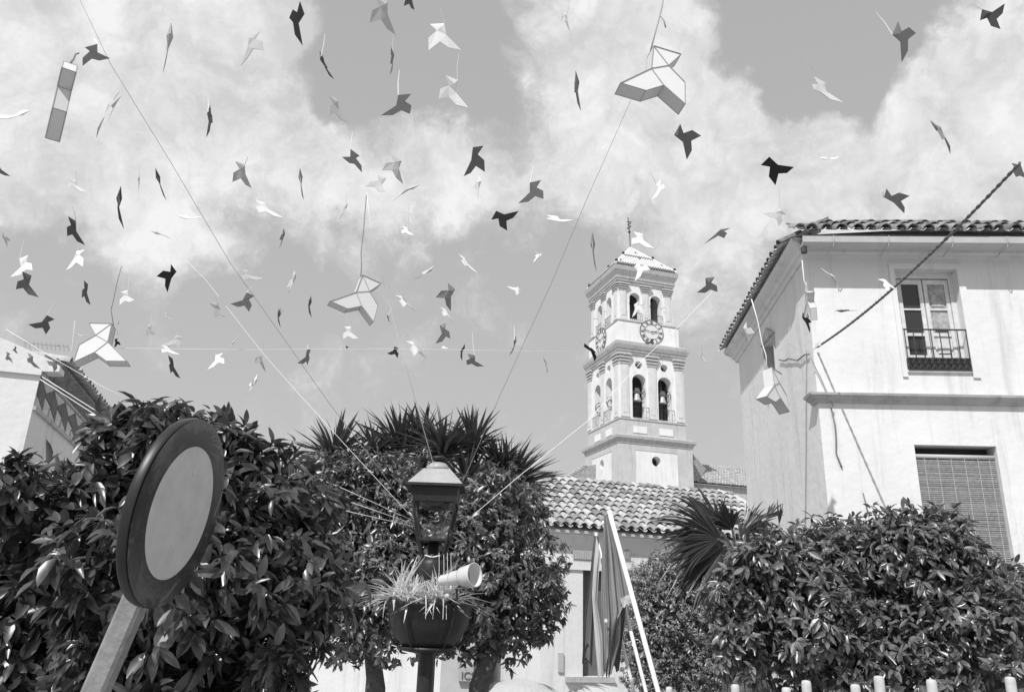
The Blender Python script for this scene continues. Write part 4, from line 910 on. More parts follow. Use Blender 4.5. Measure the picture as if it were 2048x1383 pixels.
def fan(hub_px, hub_Y, mid_px, Lpx, spread, nseg, ntilt, base_from, rnd=0):
    h = at(hub_px[0], hub_px[1], hub_Y); mdir = at(mid_px[0], mid_px[1], hub_Y + ntilt) - h; mdir.normalize(); L = pxr(Lpx, h)
    vw = (camv - h).normalized(); nrm = (vw - mdir * vw.dot(mdir)).normalized(); side = nrm.cross(mdir)
    a_ = MB()
    for i in range(nseg):
        t0 = (i + .5) / nseg - .5; an = t0 * spread; d = mdir * math.cos(an) + side * math.sin(an); d = (d + nrm * (.10 * math.cos(an * 2) + random.uniform(-.10, .10)) + side * random.uniform(-.03, .03)).normalized()
        LL = L * (1 - .2 * abs(t0) * 2) * random.uniform(.74, 1.1); w_ = L * spread / nseg * .36; sd2 = nrm.cross(d).normalized()
        dr = Vector((0, 0, -1)); v = []; kd = random.choice((.4, .8, 1.2, 1.8, 3.0))
        for t, q_, dd in ((.02, .12, 0), (.3, .8, .0), (.6, 1, .02), (.8, .55, .06), (1.0, 0, .13)):
            c = h + d * LL * t + dr * dd * LL * kd
            if q_ == 0: v.append(c)
            else: v += [c - sd2 * w_ * q_, c + nrm * w_ * .55 * q_, c + sd2 * w_ * q_]
        a_.add(v, [(0, 3, 4, 1), (1, 4, 5, 2), (3, 6, 7, 4), (4, 7, 8, 5), (6, 9, 10, 7), (7, 10, 11, 8), (9, 12, 10), (10, 12, 11)])
    fo = a_.build('frond', 'palm', palm); s = MB(); b = Vector(base_from); s.tube([b, (b + h) / 2 + Vector((0, 0, .04)), h, h + mdir * L * .08], [.016, .013, .012, .006], 5); s.build('petiole', 'leaf_small', fo)
    return fo
cp = at(1474, 1120, 8.5)
fan((1450, 1090), 8.1, (1345, 1104), 150, 2.5, 34, -.1, cp); fan((1440, 1062), 8.3, (1388, 1006), 88, 2.3, 30, .1, cp); fan((1445, 1064), 8.5, (1362, 1038), 150, 1.7, 26, .2, cp)
fan((1488, 1060), 8.7, (1545, 1015), 92, 1.5, 22, .1, cp); fan((1480, 1075), 8.5, (1530, 1045), 85, 1.8, 24, .3, cp); fan((1466, 1050), 8.8, (1475, 995), 55, 1.6, 20, .4, cp); fan((1530, 1040), 9.0, (1562, 1000), 60, .8, 10, .1, cp); fan((1446, 1120), 8.2, (1400, 1180), 90, 2.0, 22, -.2, cp)
fan((1438, 1078), 8.0, (1338, 1066), 140, 1.6, 26, -.2, cp); fan((1456, 1095), 8.15, (1365, 1130), 150, 1.7, 26, -.15, cp); fan((1465, 1060), 8.2, (1425, 1000), 78, 1.8, 22, 0, cp)
fan((1558, 1050), 9.0, (1561, 990), 62, .35, 6, 0, cp)


# ------------------------------------------------------------------ lantern post with planter bowl
LX, LY = -.62, 7.0; lampf = lambda u, o, z: Vector((LX + u, LY - o, z))
lamp = thing('street_lantern', 'old iron street lantern with glass body on a dark post, strings tied to it', 'street lamp', (LX, LY, GROUND))
def build_lathe(name, mt, parent, c, prof, n=24, smooth=True, ax=None):
    a = MB(); a.lathe(c, prof, n, ax); return a.build(name, mt, parent, smooth)
build_lathe('post', 'lampiron', lamp, (LX, LY, GROUND), [(.16, 0), (.16, .25), (.10, .3), (.072, .6), (.068, 2.35), (.06, 2.5), (.06, 3.0)], 16)
build_lathe('post_collar', 'lampiron', lamp, (LX, LY, 1.98), [(.05, -.25), (.10, -.2), (.13, -.02), (.10, 0.02), (.05, .05), (.045, .16)], 16)
def frust(mb, z0, h0, z1, h1, cap=True):
    v = [lampf(a * h0, b * h0, z0) for a, b in ((-1, -1), (1, -1), (1, 1), (-1, 1))] + [lampf(a * h1, b * h1, z1) for a, b in ((-1, -1), (1, -1), (1, 1), (-1, 1))]
    f = [(0, 1, 5, 4), (1, 2, 6, 5), (2, 3, 7, 6), (3, 0, 4, 7)] + ([(3, 2, 1, 0), (4, 5, 6, 7)] if cap else []); mb.add(v, f)
a = MB(); frust(a, 2.62, .235, 2.76, .115); a.build('lantern_roof', 'lamptop', lamp)
a = MB(); frust(a, 2.595, .25, 2.618, .25); frust(a, 2.47, .185, 2.593, .20); a.build('lantern_eave_band', 'lampiron', lamp)
build_lathe('roof_dome', 'lamptop', lamp, (LX, LY, 2.762), [(.10, 0), (.095, .03), (.07, .06), (.03, .075)], 16)
build_lathe('roof_cap', 'lampiron', lamp, (LX, LY, 2.84), [(.02, 0), (.075, .015), (.08, .03), (.05, .045), (.01, .05)], 16)
for (x, y) in ((-1, -1), (1, -1), (1, 1), (-1, 1)):
    a = MB(); a.tube([lampf(x * .18, y * .18, 2.47), lampf(x * .155, y * .155, 2.30), lampf(x * .125, y * .125, 2.16)], .011, 5); a.tube([lampf(x * .125, y * .125, 2.16), lampf(x * .10, y * .10, 2.05), lampf(x * .05, y * .05, 1.98)], .012, 5); a.build('corner_bar', 'lampiron', lamp)
a = MB(); frust(a, 2.145, .13, 2.165, .13); a.build('lantern_floor', 'lampiron', lamp)
for k, (ex_, sg) in enumerate((('u', -1), ('u', 1), ('o', -1), ('o', 1))):
    a = MB()
    if ex_ == 'u': P_s = [lampf(sg * .118, -.118, 2.17), lampf(sg * .118, .118, 2.17), lampf(sg * .176, .176, 2.465), lampf(sg * .176, -.176, 2.465)]
    else: P_s = [lampf(-.118, sg * .118, 2.17), lampf(.118, sg * .118, 2.17), lampf(.176, sg * .176, 2.465), lampf(-.176, sg * .176, 2.465)]
    a.quad(*P_s); M.setdefault('clearglass', None)
    if M['clearglass'] is None:
        gm = mat('clear_lantern_glass', .9, .03, .5); b_ = gm.node_tree.nodes['Principled BSDF']; t_ = gm.node_tree; tr_ = N(t_, 'ShaderNodeBsdfTransparent'); mx_ = N(t_, 'ShaderNodeMixShader'); gl_ = N(t_, 'ShaderNodeBsdfGlossy'); gl_.inputs['Roughness'].default_value = .05; mx_.inputs[0].default_value = .10
        t_.links.new(tr_.outputs[0], mx_.inputs[1]); t_.links.new(gl_.outputs[0], mx_.inputs[2]); t_.links.new(mx_.outputs[0], t_.nodes['Material Output'].inputs[0]); M['clearglass'] = gm
    a.build('glass_pane', 'clearglass', lamp)
build_lathe('reflector', 'lampglass', lamp, (LX, LY, 2.40), [(.03, 0), (.10, .02), (.15, .05), (.16, .1), (.05, .13)], 20)
for sg in (-1, 1):
    a = MB(); a.tube([lampf(sg * .17, .0, 2.38), lampf(sg * .15, .0, 2.2), lampf(sg * .10, .02, 2.02), lampf(sg * .12, .02, 1.9), lampf(sg * .05, .03, 1.78)], .013, 6); a.build('scroll_arm', 'lampiron', lamp, True)
for k in range(7):
    a = MB(); z = 1.72 + k * .05; a.tube([lampf(.075 * math.cos(t) , .075 * math.sin(t), z + .01 * math.sin(3 * t)) for t in [2*math.pi*i/12 for i in range(13)]], .006, 4); a.build('tied_string', 'thread', lamp)
for (dx) in (.10, .13, .16, .06):
    a = MB(); a.tube([lampf(dx, .1, 2.05), lampf(dx + .012, .12, 1.9), lampf(dx + .004, .12, 1.8), lampf(dx - .01, .1, 1.64 + dx)], .0018, 4); a.build('hanging_string', 'thread', lamp)
bowl = thing('planter_bowl', 'dark iron planter bowl around the lantern post', 'planter', (LX, LY, 1.28))
build_lathe('bowl', 'lampiron', bowl, (LX, LY, 1.30), [(.21, 0), (.22, .02), (.27, .06), (.335, .18), (.35, .31), (.375, .32), (.378, .345), (.35, .35), (.34, .32)], 40)
build_lathe('base_ring', 'lampiron', bowl, (LX, LY, 1.25), [(.12, 0), (.235, .02), (.24, .045), (.2, .05)], 32)
for k in range(6):
    a = MB(); an = k * math.pi / 3 + .1; c_, s__ = math.cos(an), math.sin(an)
    a.tube([(LX + c_ * r, LY + s__ * r, z) for r, z in ((.385, 1.63), (.375, 1.50), (.32, 1.38), (.25, 1.30))], .009, 5); a.build('bowl_rib', 'lampiron', bowl, True)
build_lathe('soil', 'bark', bowl, (LX, LY, 1.6), [(.34, 0), (.34, .02), (.1, .04)], 24)
SPB = [blade_mesh('blade', 'spider', L=1, w=.04, bend=b) for b in (.45, .8, 1.15)]
for (dx, dy, n, L, lb) in ((-.21, -.10, 190, .33, 'pale spider plant tuft in the left half of the planter bowl'), (.10, -.14, 170, .31, 'pale spider plant tuft in the right half of the planter bowl'), (-.05, -.17, 80, .22, 'small pale spider plant tuft at the middle of the bowl rim')):
    c = Vector((LX + dx, LY + dy, 1.63)); root = thing('spider_plant', lb, 'plant', tuple(c), 'spider plants in the planter bowl')
    for i in range(n):
        az = random.uniform(0, 6.28); el = random.uniform(.5, 1.5); d = Vector((math.cos(el) * math.cos(az), math.cos(el) * math.sin(az), math.sin(el)))
        inst('blade', random.choice(SPB), root, orient(d, Vector((0, 0, 1)) if el < 1.3 else Vector((math.cos(az), math.sin(az), .3)), L * random.uniform(.55, 1.05), c + Vector((random.uniform(-.08, .08), random.uniform(-.08, .08), 0))))
    for i in range(2):
        az = random.uniform(3.6, 5.8); b = MB(); p0_ = c + Vector((0, 0, .03)); dx_ = Vector((math.cos(az), math.sin(az), 0)); b.tube([p0_, p0_ + dx_ * .2 + Vector((0, 0, .04)), p0_ + dx_ * .27 + Vector((0, 0, -.04)), p0_ + dx_ * .28 + Vector((0, 0, -.14))], [.006, .005, .005, .002], 4); b.build('runner', 'spider', root)
# loudspeaker
s0, s1 = at(884, 1160, 6.70), at(948, 1149, 6.50); ax_ = (s1 - s0).normalized(); bx = ax_.cross(Vector((0, 0, 1))).normalized(); by = bx.cross(ax_); fr3 = (bx, by, ax_); Ls = (s1 - s0).length
spk = thing('loudspeaker', 'white tubular loudspeaker pointing right above the planter bowl', 'loudspeaker', tuple(s0))
a = MB(); a.lathe(s0, [(.03, -.02), (.042, 0), (.046, Ls * .30), (.056, Ls * .34), (.06, Ls * .62), (.074, Ls * .66), (.092, Ls * 1.0), (.096, Ls * 1.03), (.088, Ls * 1.03), (.08, Ls * .9), (.055, Ls * .7)], 28, fr3); a.build('horn', 'horn', spk, True)
a = MB(); a.lathe(s0 + ax_ * Ls * .72, [(.06, 0), (.062, .005)], 24, fr3); a.build('speaker_cone', 'horn_in', spk)
a = MB(); m0 = s0 + ax_ * Ls * .45; a.tube([m0 - by * .08, m0 - by * .16, Vector((LX + .05, LY, m0.z - .22))], .012, 5); a.build('bracket', 'lampiron', spk)
for t in (.32, .64):
    a = MB(); c = s0 + ax_ * Ls * t; r = .052 if t < .5 else .07; a.tube([c + bx * r * math.cos(q_) + by * r * math.sin(q_) for q_ in [2*math.pi*i/16 for i in range(17)]], .005, 4); a.build('band', 'horn_in', spk)

def solve_pose(a, b, c):
    """3-D vectors (camera axes, pixel units) of two equally long perpendicular vectors whose images at pixel c are a and b"""
    r = np.array([(c[0] - CX) / F, (CY - c[1]) / F, -1.0]); a3 = np.array([a[0], a[1], 0.]); b3 = np.array([b[0], b[1], 0.])
    A = b3.dot(b3) - a3.dot(a3); Bq = -a3.dot(b3); uz = math.sqrt(max(0, (A + math.sqrt(A * A + 4 * Bq * Bq)) / 2)); vz = Bq / uz if uz > 1e-6 else math.sqrt(max(0, -A)); res = []
    for sg in (1, -1):
        t, w = -uz * sg, -vz * sg
        for _ in range(40):
            U = a3 + t * r; V = b3 + w * r; f = np.array([U.dot(U) - V.dot(V), U.dot(V)]); J = np.array([[2 * U.dot(r), -2 * V.dot(r)], [r.dot(V), r.dot(U)]])
            if abs(np.linalg.det(J)) < 1e-9: J += np.eye(2) * .01
            st = np.linalg.solve(J, f); n_ = np.linalg.norm(st); st *= min(1, 30 / max(n_, 1e-9)); t -= st[0]; w -= st[1]
        U = a3 + t * r; V = b3 + w * r; s_ = (np.linalg.norm(U) + np.linalg.norm(V)) / 2
        Uw = Vector(RM @ U).normalized(); Vw = Vector(RM @ V); Vw = (Vw - Uw * Vw.dot(Uw)).normalized(); res.append((Uw, Vw, s_))
    return res
# ------------------------------------------------------------------ round road sign
S_c = atd(360, 1023, 2.42); camx, camy, camz = [Vector(RM[:, i]) for i in range(3)]
ps_ = solve_pose((78.7, -24.2), (57.5, 186.5), (353, 1022)); ps_ = [(U, V, q_, U.cross(V)) for U, V, q_ in ps_]
ps_ = [(U, V, q_, W_ if W_.dot(Vector(-ray(353, 1022))) > 0 else -W_) for U, V, q_, W_ in ps_]
mino, maj, rs_, nrm = max(ps_, key=lambda t: t[3].x); mino = maj.cross(nrm); sax = (mino, maj, nrm); Rs = rs_ * 2.42 / F
sgn = thing('road_sign', 'round no vehicles sign with dark glossy ring and pale centre on a leaning post', 'road sign', tuple(S_c))
t_ = Rs
a = MB(); a.lathe(S_c, [(Rs * .3, -.034), (Rs * .97, -.033), (Rs * .995, -.029), (Rs, -.024), (Rs, -.003), (Rs * .993, 0)], 72, sax); a.build('sign_back', 'sign_edge', sgn, True)
def ring_mesh(r0, r1, h0, h1):
    b = MB(); n = 96; v = []
    for (r, h) in ((r0, h0), ((r0 * .5 + r1 * .5), (h0 + h1) / 2 + .0006), (r1, h1)): v += [S_c + (mino * math.cos(2*math.pi*k/n) + maj * math.sin(2*math.pi*k/n)) * r + nrm * h for k in range(n)]
    b.add(v, [(i*n+k, i*n+(k+1) % n, (i+1)*n+(k+1) % n, (i+1)*n+k) for i in range(2) for k in range(n)]); return b
ring_mesh(Rs * .705, Rs * .992, .006, .004).build('sign_ring', 'sign_ring', sgn, True)
a = MB(); a.add([S_c + (mino * math.cos(2*math.pi*k/96) + maj * math.sin(2*math.pi*k/96)) * Rs * .71 + nrm * .0055 for k in range(96)], [tuple(range(96))]); a.build('sign_face', 'sign_face', sgn)
pt, pb = atd(288, 1160, 2.50), atd(175, 1420, 2.42); pd_ = (pt - pb).normalized(); ptop = pt + pd_ * .35; px_ = nrm - pd_ * nrm.dot(pd_); px_.normalize(); py_ = pd_.cross(px_)
a = MB(); low_ = pb + pd_ * ((GROUND - pb.z) / pd_.z); hw1, hw2 = .036, .030
v = []
for b in (low_, ptop):
    for (s1_, s2_) in ((-1, -.72), (-1, .72), (-.72, 1), (.72, 1), (1, .72), (1, -.72), (.72, -1), (-.72, -1)): v.append(b + px_ * hw1 * s1_ + py_ * hw2 * s2_)
a.add(v, [tuple(range(7, -1, -1)), tuple(range(8, 16))] + [(k, (k + 1) % 8, 8 + (k + 1) % 8, 8 + k) for k in range(8)]); a.build('post', 'sign_post', sgn)
for t in (.42, -.42):
    a = MB(); a.lathe(S_c + maj * Rs * t + nrm * .005, [(.009, 0), (.009, .002), (.005, .004)], 10, sax); a.build('rivet', 'sign_face', sgn)
for t in (.02, -.1):
    a = MB(); c = pt + pd_ * (.12 + t); a.box(lambda u, o, z: c + px_ * u + py_ * o + pd_ * z, -.045, .06, -.04, .04, 0, .025); a.build('bracket', 'sign_edge', sgn)

# ------------------------------------------------------------------ flags leaning on white poles
FY = 9.0
def pole(x0, y0, x1, y1, Y0, Y1, r, label):
    a, b = at(x0, y0, Y0), at(x1, y1, Y1); d = (b - a); lo = a - d * ((a.z - GROUND) / d.z); root = thing('flag_pole', label, 'flag pole', tuple(lo), 'white poles leaning together')
    m_ = MB(); m_.tube([lo, b], r, 12); m_.build('shaft', 'pole', root, True); m_ = MB(); m_.lathe(b - d.normalized() * .005, [(r * 1.05, -.02), (r * 1.1, .0), (r * .6, .03)], 12, (d.normalized().orthogonal().normalized(), d.normalized().cross(d.normalized().orthogonal()).normalized(), d.normalized())); m_.build('pole_cap', 'pole', root, True)
    return root
pole(1312, 1366, 1217, 1016, 8.6, 9.0, .026, 'thickest front pole, its tip highest against the tiled roof')
pole(1288, 1366, 1207, 1045, 9.1, 9.4, .020, 'middle pole, mostly hidden behind the large dark flag')
pole(1264, 1366, 1192, 1070, 9.2, 9.5, .018, 'leftmost and shortest pole, carrying the narrow striped flag')
def drape(name, mt, parent, left, right, Y, pleats, amp, rows=26, cols=40, wav=.3, ph=0, yoff=0):
    """cloth hanging in pleats between two edge polylines given as (px,py)"""
    def samp(pl, t):
        n = len(pl) - 1; f = t * n; i = min(int(f), n - 1); f -= i; return (pl[i][0] * (1 - f) + pl[i+1][0] * f, pl[i][1] * (1 - f) + pl[i+1][1] * f)
    m_ = MB(); v = []
    for r in range(rows + 1):
        t = r / rows; a, b = samp(left, t), samp(right, t); w_ = abs(b[0] - a[0])
        for c in range(cols + 1):
            s = c / cols; x, y = a[0] * (1 - s) + b[0] * s, a[1] * (1 - s) + b[1] * s
            pz = math.sin(s * pleats * 6.283 + ph + math.sin(t * 3 + ph) * wav) + .35 * math.sin(s * pleats * 2.3 * 6.283 + 2 + t * 2)
            v.append(at(x, y + (4 * math.sin(s * pleats * 6.283 + ph) if r == rows else 0), Y + yoff + amp * pz * min(1, t * 3 + .15)))
    f = [(r * (cols + 1) + c, r * (cols + 1) + c + 1, (r + 1) * (cols + 1) + c + 1, (r + 1) * (cols + 1) + c) for r in range(rows) for c in range(cols)]
    m_.add(v, f); return m_.build(name, mt, parent, True)
fl1 = thing('flag', 'dark flag with one pale stripe, hanging limp from the leftmost pole', 'flag', tuple(at(1190, 1075, 9.2)), 'flags hanging limp from the poles')
drape('dark_cloth', 'flag_d', fl1, [(1188, 1070), (1180, 1150), (1170, 1230), (1164, 1325)], [(1199, 1072), (1194, 1140), (1192, 1230), (1189, 1328)], 9.25, 1.5, .03, cols=24)
drape('pale_stripe', 'flag_l', fl1, [(1193, 1072), (1187, 1130), (1184, 1190), (1190, 1280), (1196, 1350)], [(1202, 1110), (1198, 1140), (1194, 1205), (1208, 1290), (1206, 1356)], 9.2, 1.0, .02, cols=14, ph=1)
fl2 = thing('flag', 'large mid grey flag with a small star, folded in deep pleats from the highest pole', 'flag', tuple(at(1210, 1040, 9.0)), 'flags hanging limp from the poles')
drape('cloth', 'flag_m', fl2, [(1208, 1030), (1204, 1100), (1202, 1180), (1204, 1260), (1207, 1352)], [(1216, 1030), (1238, 1090), (1252, 1150), (1262, 1192), (1242, 1205)], 9.05, 3.5, .035, cols=60, wav=.5)
drape('lower_cloth', 'flag_m', fl2, [(1204, 1200), (1206, 1260), (1206, 1300), (1212, 1352)], [(1240, 1200), (1242, 1240), (1240, 1280), (1222, 1350)], 9.1, 2.0, .04, cols=34)
drape('back_fold', 'flag_d', fl2, [(1226, 1190), (1228, 1240), (1228, 1300), (1225, 1330)], [(1252, 1200), (1250, 1240), (1244, 1285), (1238, 1345)], 9.18, 1.5, .03, cols=24, ph=2)
drape('torn_corner', 'flag_l', fl2, [(1240, 1196), (1243, 1203), (1244, 1210)], [(1258, 1188), (1262, 1196), (1258, 1212)], 8.98, 1, .01, 6, 10)
sc_ = at(1212, 1240, 8.96); st_ = MB(); st_.add([sc_ + Vector((math.sin(2*math.pi*k/10) * (.03 if k % 2 == 0 else .012), 0, math.cos(2*math.pi*k/10) * (.03 if k % 2 == 0 else .012))) for k in range(10)] + [sc_ + Vector((0, .004, 0))], [tuple(range(10))]); st_.build('star_emblem', 'star', fl2)

# ------------------------------------------------------------------ fence of white posts, parasols
fence = thing('post_fence', 'row of white round topped fence posts at the bottom right', 'fence', (2.2, 5.6, GROUND))
fx = [(1338, 1360, 14), (1470, 1355, 17), (1572, 1361, 18), (1612, 1347, 19), (1710, 1355, 19), (1757, 1338, 20), (1862, 1345, 20), (2019, 1340, 20)]
for (x, y, wpx) in fx:
    Y_ = 5.4; p = at(x, y + 12, Y_); r = pxr(wpx / 2, p); a = MB(); a.lathe((p.x, p.y, GROUND), [(r, 0), (r, p.z - GROUND - .035), (r * .97, p.z - GROUND - .015), (r * .8, p.z - GROUND - .003), (r * .3, p.z - GROUND)], 16); a.build('post', 'post', fence, True)
for i in range(len(fx) - 1):
    a_, b_ = at(fx[i][0], fx[i][1] + 70, 5.4), at(fx[i+1][0], fx[i+1][1] + 70, 5.4); m_ = MB(); m_.tube([a_, b_], .018, 6); m_.build('rail', 'post', fence)
def parasol(px, py, Y, rad, h, label):
    p = at(px, py, Y); root = thing('parasol', label, 'parasol', (p.x, p.y, GROUND), 'ribbed cafe parasols')
    n = 32; 
    for k in range(n):
        m_ = MB(); a0, a1 = 2*math.pi*k/n, 2*math.pi*(k+1)/n; v = []
        for t in (0.03, .3, .6, .85, 1.0):
            for an, rr in ((a0, 0), ((a0 + a1) / 2, .02), (a1, 0)): v.append((p.x + math.cos(an) * rad * (t), p.y + math.sin(an) * rad * t, p.z - h * t * t + rr * t * .8))
        m_.add(v, [(r * 3 + c, r * 3 + c + 1, r * 3 + c + 4, r * 3 + c + 3) for r in range(4) for c in range(2)]); m_.build('gore', 'parasol', root)
    m_ = MB(); m_.tube([(p.x, p.y, GROUND), tuple(p)], .025, 8); m_.build('pole', 'pole', root)
parasol(1040, 1356, 13, 1.3, .75, 'ribbed pale parasol top at the bottom edge right of the leaning trunk')
parasol(1198, 1366, 15, 1.1, .6, 'ribbed pale parasol top at the bottom edge under the flags')

# ------------------------------------------------------------------ strings
def string(label, pts, r, mt, cat='string', jit=0.0, n=4, name='hanging_string', sub=1):
    P = [at(*p) for p in pts]; cable(name, label, P, r * .62, mt, cat, jit, n=n)
string('long grey string from the top left corner down to the lantern', [(160, 0, 6.5), (222, 130, 6.5), (340, 322, 6.6), (460, 525, 6.7), (570, 680, 6.8), (660, 808, 6.9), (750, 925, 6.95), (830, 1036, 7.0)], .004, 'thin')
string('pale string from the middle left sky down to the left side of the lantern', [(372, 520, 9.4), (412, 560, 9.2), (525, 705, 8.6), (600, 790, 8.2), (705, 905, 7.6), (830, 1040, 7.0)], .0032, 'thread')
string('pale string running from the lantern roof up to the centre box bird', [(733, 385, 6.0), (745, 480, 6.2), (800, 690, 6.5), (866, 925, 6.9)], .0048, 'thread')
string('grey string from the lantern up to the largest box bird at the top', [(881, 1060, 6.9), (940, 930, 6.8), (1000, 790, 6.7), (1100, 572, 6.5), (1175, 395, 6.4), (1262, 200, 6.3)], .0042, 'thin')
string('faint horizontal white string crossing the lower sky to the tower', [(236, 696, 9), (500, 699, 9.5), (750, 697, 10), (960, 700, 10.5), (1180, 703, 11)], .0042, 'thread')
string('pale string from the lantern up to the right past the tower', [(932, 1042, 7.0), (1040, 950, 7.3), (1175, 842, 7.7), (1290, 715, 8.1), (1362, 648, 8.3), (1425, 583, 8.5)], .0045, 'thread')
for i, (a, b, c) in enumerate((((560, 925), (690, 978), (828, 1041)), ((560, 958), (700, 1003), (828, 1047)), ((560, 985), (696, 1022), (829, 1052)))):
    string(['topmost', 'middle', 'lowest'][i] + ' of three pale strings running from the left orange tree to the lantern', [(*a, 6.4), (*b, 6.7), (*c, 6.95)], .0042, 'thread')
string('upper one of two white cables crossing in front of the zigzag frieze', [(84, 753, 8), (135, 785, 8), (200, 826, 8), (330, 885, 7.5)], .006, 'thread', 'cable', name='cable')
string('lower one of two white cables crossing in front of the zigzag frieze', [(80, 758, 8), (130, 790, 8), (195, 832, 8), (325, 895, 7.5)], .006, 'thread', 'cable', name='cable')
string('faint string above the roof of the far left house', [(12, 658, 8), (100, 712, 8), (200, 770, 7.8), (260, 800, 7.8)], .004, 'thread')
string('thin vertical string right of the far left house', [(150, 640, 8), (143, 700, 8), (137, 720, 8)], .003, 'thread')
# thick twisted rope from the house corner up to the right
ra_, rb_ = hfp(1634, 694, .06), at(2040, 326, 6.0); root = thing('twisted_rope', 'thick twisted rope from the white house corner up past its eaves', 'rope', tuple(ra_))
for k in range(2):
    pts = []
    for i in range(301):
        t = i / 300; p = ra_.lerp(rb_, t) + Vector((0, 0, -.12 * 4 * t * (1 - t))); an = t * 190 + k * math.pi; rr = .006
        pts.append(p + Vector((math.cos(an), 0, math.sin(an))) * rr * (1 + .3 * math.sin(i * .7)))
    m_ = MB(); m_.tube(pts, [.014 - .003 * (i / 300) for i in range(301)], 5); m_.build('strand', 'rope', root, True)

# ------------------------------------------------------------------ box kites in the shape of folded paper birds
PJ = [(-.85, .95), (.5, 1.0), (.5, -.3), (1.85, -1.55), (.65, -1.6), (-.15, -1.05), (-1.22, -1.78), (-1.13, -.58), (-.3, .12)]
A_PJ = np.array([[1.72, 2.78], [3.07, .23]])
def pose(B, L, T):
    """plane of a folded bird from the image positions of head top, leg tip and tail tip"""
    q1 = np.array([B[0] - L[0], -(B[1] - L[1])], float); q2 = np.array([T[0] - L[0], -(T[1] - L[1])], float)
    UV = np.linalg.solve(A_PJ, np.array([q1, q2])); u, v = UV
    c = np.array([B[0], B[1]]) - np.array([u[0] * .5 + v[0], -(u[1] * .5 + v[1])]); res = solve_pose(u, v, c)
    return c, res[0][2], [(U, V) for U, V, _ in res]
def box_bird(B, L, T, ext, S, label, cat='paper lantern', elen=.85, dmax=None, panel='panel', tilt=None):
    c, s, res = pose(B, L, T)
    if tilt:
        vw = Vector(-ray(c[0], c[1])).normalized(); Nn = (vw + camx * tilt[0] + camy * tilt[1]).normalized(); bl = camx * (B[0] - L[0]) - camy * (B[1] - L[1]); bl = (bl - Nn * bl.dot(Nn)).normalized()
        a_ = math.atan2(2.78, 1.72); V = (Matrix.Rotation(math.pi / 2 - a_, 3, Nn) @ bl); U = V.cross(Nn); res = [(U, V)] 
    depth = S * F / s
    if dmax: S = S * min(1, dmax / depth); depth = min(depth, dmax)
    best = None
    for U, V in res:
        W_ = U.cross(V)
        for sg in (1, -1):
            wc = RM.T @ np.array(W_ * sg); e = np.array([wc[0] + wc[2] * (c[0] - CX) / F, -(wc[1] + wc[2] * (CY - c[1]) / F)]); sc_ = e.dot(np.array(ext)) / (np.linalg.norm(e) * np.linalg.norm(ext) + 1e-9) + (.3 if (W_ * sg).dot(Vector(-ray(c[0], c[1]))) < 0 else -.3)
            if best is None or sc_ > best[0]: best = (sc_, U, V, W_ * sg, np.linalg.norm(e))
    _, U, V, W_, el = best; O = atd(c[0], c[1], depth); ln = min(1.0 * S, max(.35 * S, np.linalg.norm(ext) / max(el, .45) * depth / F))
    root = thing('paper_bird_lantern', label, cat, tuple(O + (U * .5 + V) * S), 'large box shaped paper birds')
    P = lambda i, w, k=1.0: O + (U * PJ[i][0] * k + V * PJ[i][1] * k) * S + W_ * w
    for i in range(9):
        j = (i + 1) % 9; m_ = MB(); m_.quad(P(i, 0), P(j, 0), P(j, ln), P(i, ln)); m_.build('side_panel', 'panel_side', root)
    for w_, nm in ((0.004, 'front_panel'), (ln - .004, 'back_panel')):
        for tri, nm2 in (((0, 1, 8), nm), ((8, 1, 2), nm), ((8, 2, 5, 6, 7), nm), ((2, 3, 4, 5), nm)):
            m_ = MB(); m_.quad(*[P(i, w_) for i in tri]); m_.build(nm, panel, root)
    m_ = MB(); t_ = .024 * S
    for w_ in (0, ln): 
        for i in range(9): m_.tube([P(i, w_), P((i + 1) % 9, w_)], t_, 4)
        for a_, b_ in ((8, 1), (8, 2), (2, 5), (0, 8)): m_.tube([P(a_, w_), P(b_, w_)], t_ * .8, 4)
    for i in range(9): m_.tube([P(i, 0), P(i, ln)], t_ * .8, 4)
    m_.build('wire_frame', 'wire', root); return root, P(1, ln / 2)
def hanger(root, p, pts, mt='wire', r=.007):
    m_ = MB(); m_.tube([p] + [at(*q_) for q_ in pts], r, 5); m_.build('hanging_wire', mt, root, True)
r1_, p1_ = box_bird((1307, 91), (1370, 207), (1243, 165), (-16, 21), .19, 'largest box shaped paper bird, hanging high right of the centre'); Yp_ = p1_.y
hanger(r1_, p1_, [(1312, 60, Yp_), (1318, 38, Yp_), (1325, 10, Yp_), (1328, -20, Yp_)]); hanger(r1_, at(1320, 30, Yp_), [(1328, 42, Yp_), (1331, 55, Yp_)])
r2_, p2_ = box_bird((725, 549), (747, 643), (662, 601), (-13, 6), .15, 'box shaped paper bird hanging in mid sky left of the tower, frame lines visible'); Yp_ = p2_.y
hanger(r2_, p2_, [(723, 530, Yp_), (722, 505, Yp_), (727, 460, Yp_), (733, 388, Yp_)], 'thin', .005)
r3_, p3_ = box_bird((216, 642), (162, 730), (257, 723), (9, 11), .185, 'bright faced box shaped paper bird above the zigzag frieze house', tilt=(-.30, .42)); Yp_ = p3_.y
hanger(r3_, p3_, [(222, 620, Yp_), (226, 603, Yp_), (234, 565, Yp_), (243, 532, Yp_)], 'thin', .005)
r4_, p4_ = box_bird((1544, 734), (1579, 823), (1533, 791), (-20, 7), .14, 'box shaped paper bird hanging in front of the side wall of the white house'); Yp_ = p4_.y
hanger(r4_, p4_, [(1532, 710, Yp_), (1524, 685, Yp_), (1515, 640, Yp_), (1503, 598, Yp_)], 'thread', .005)
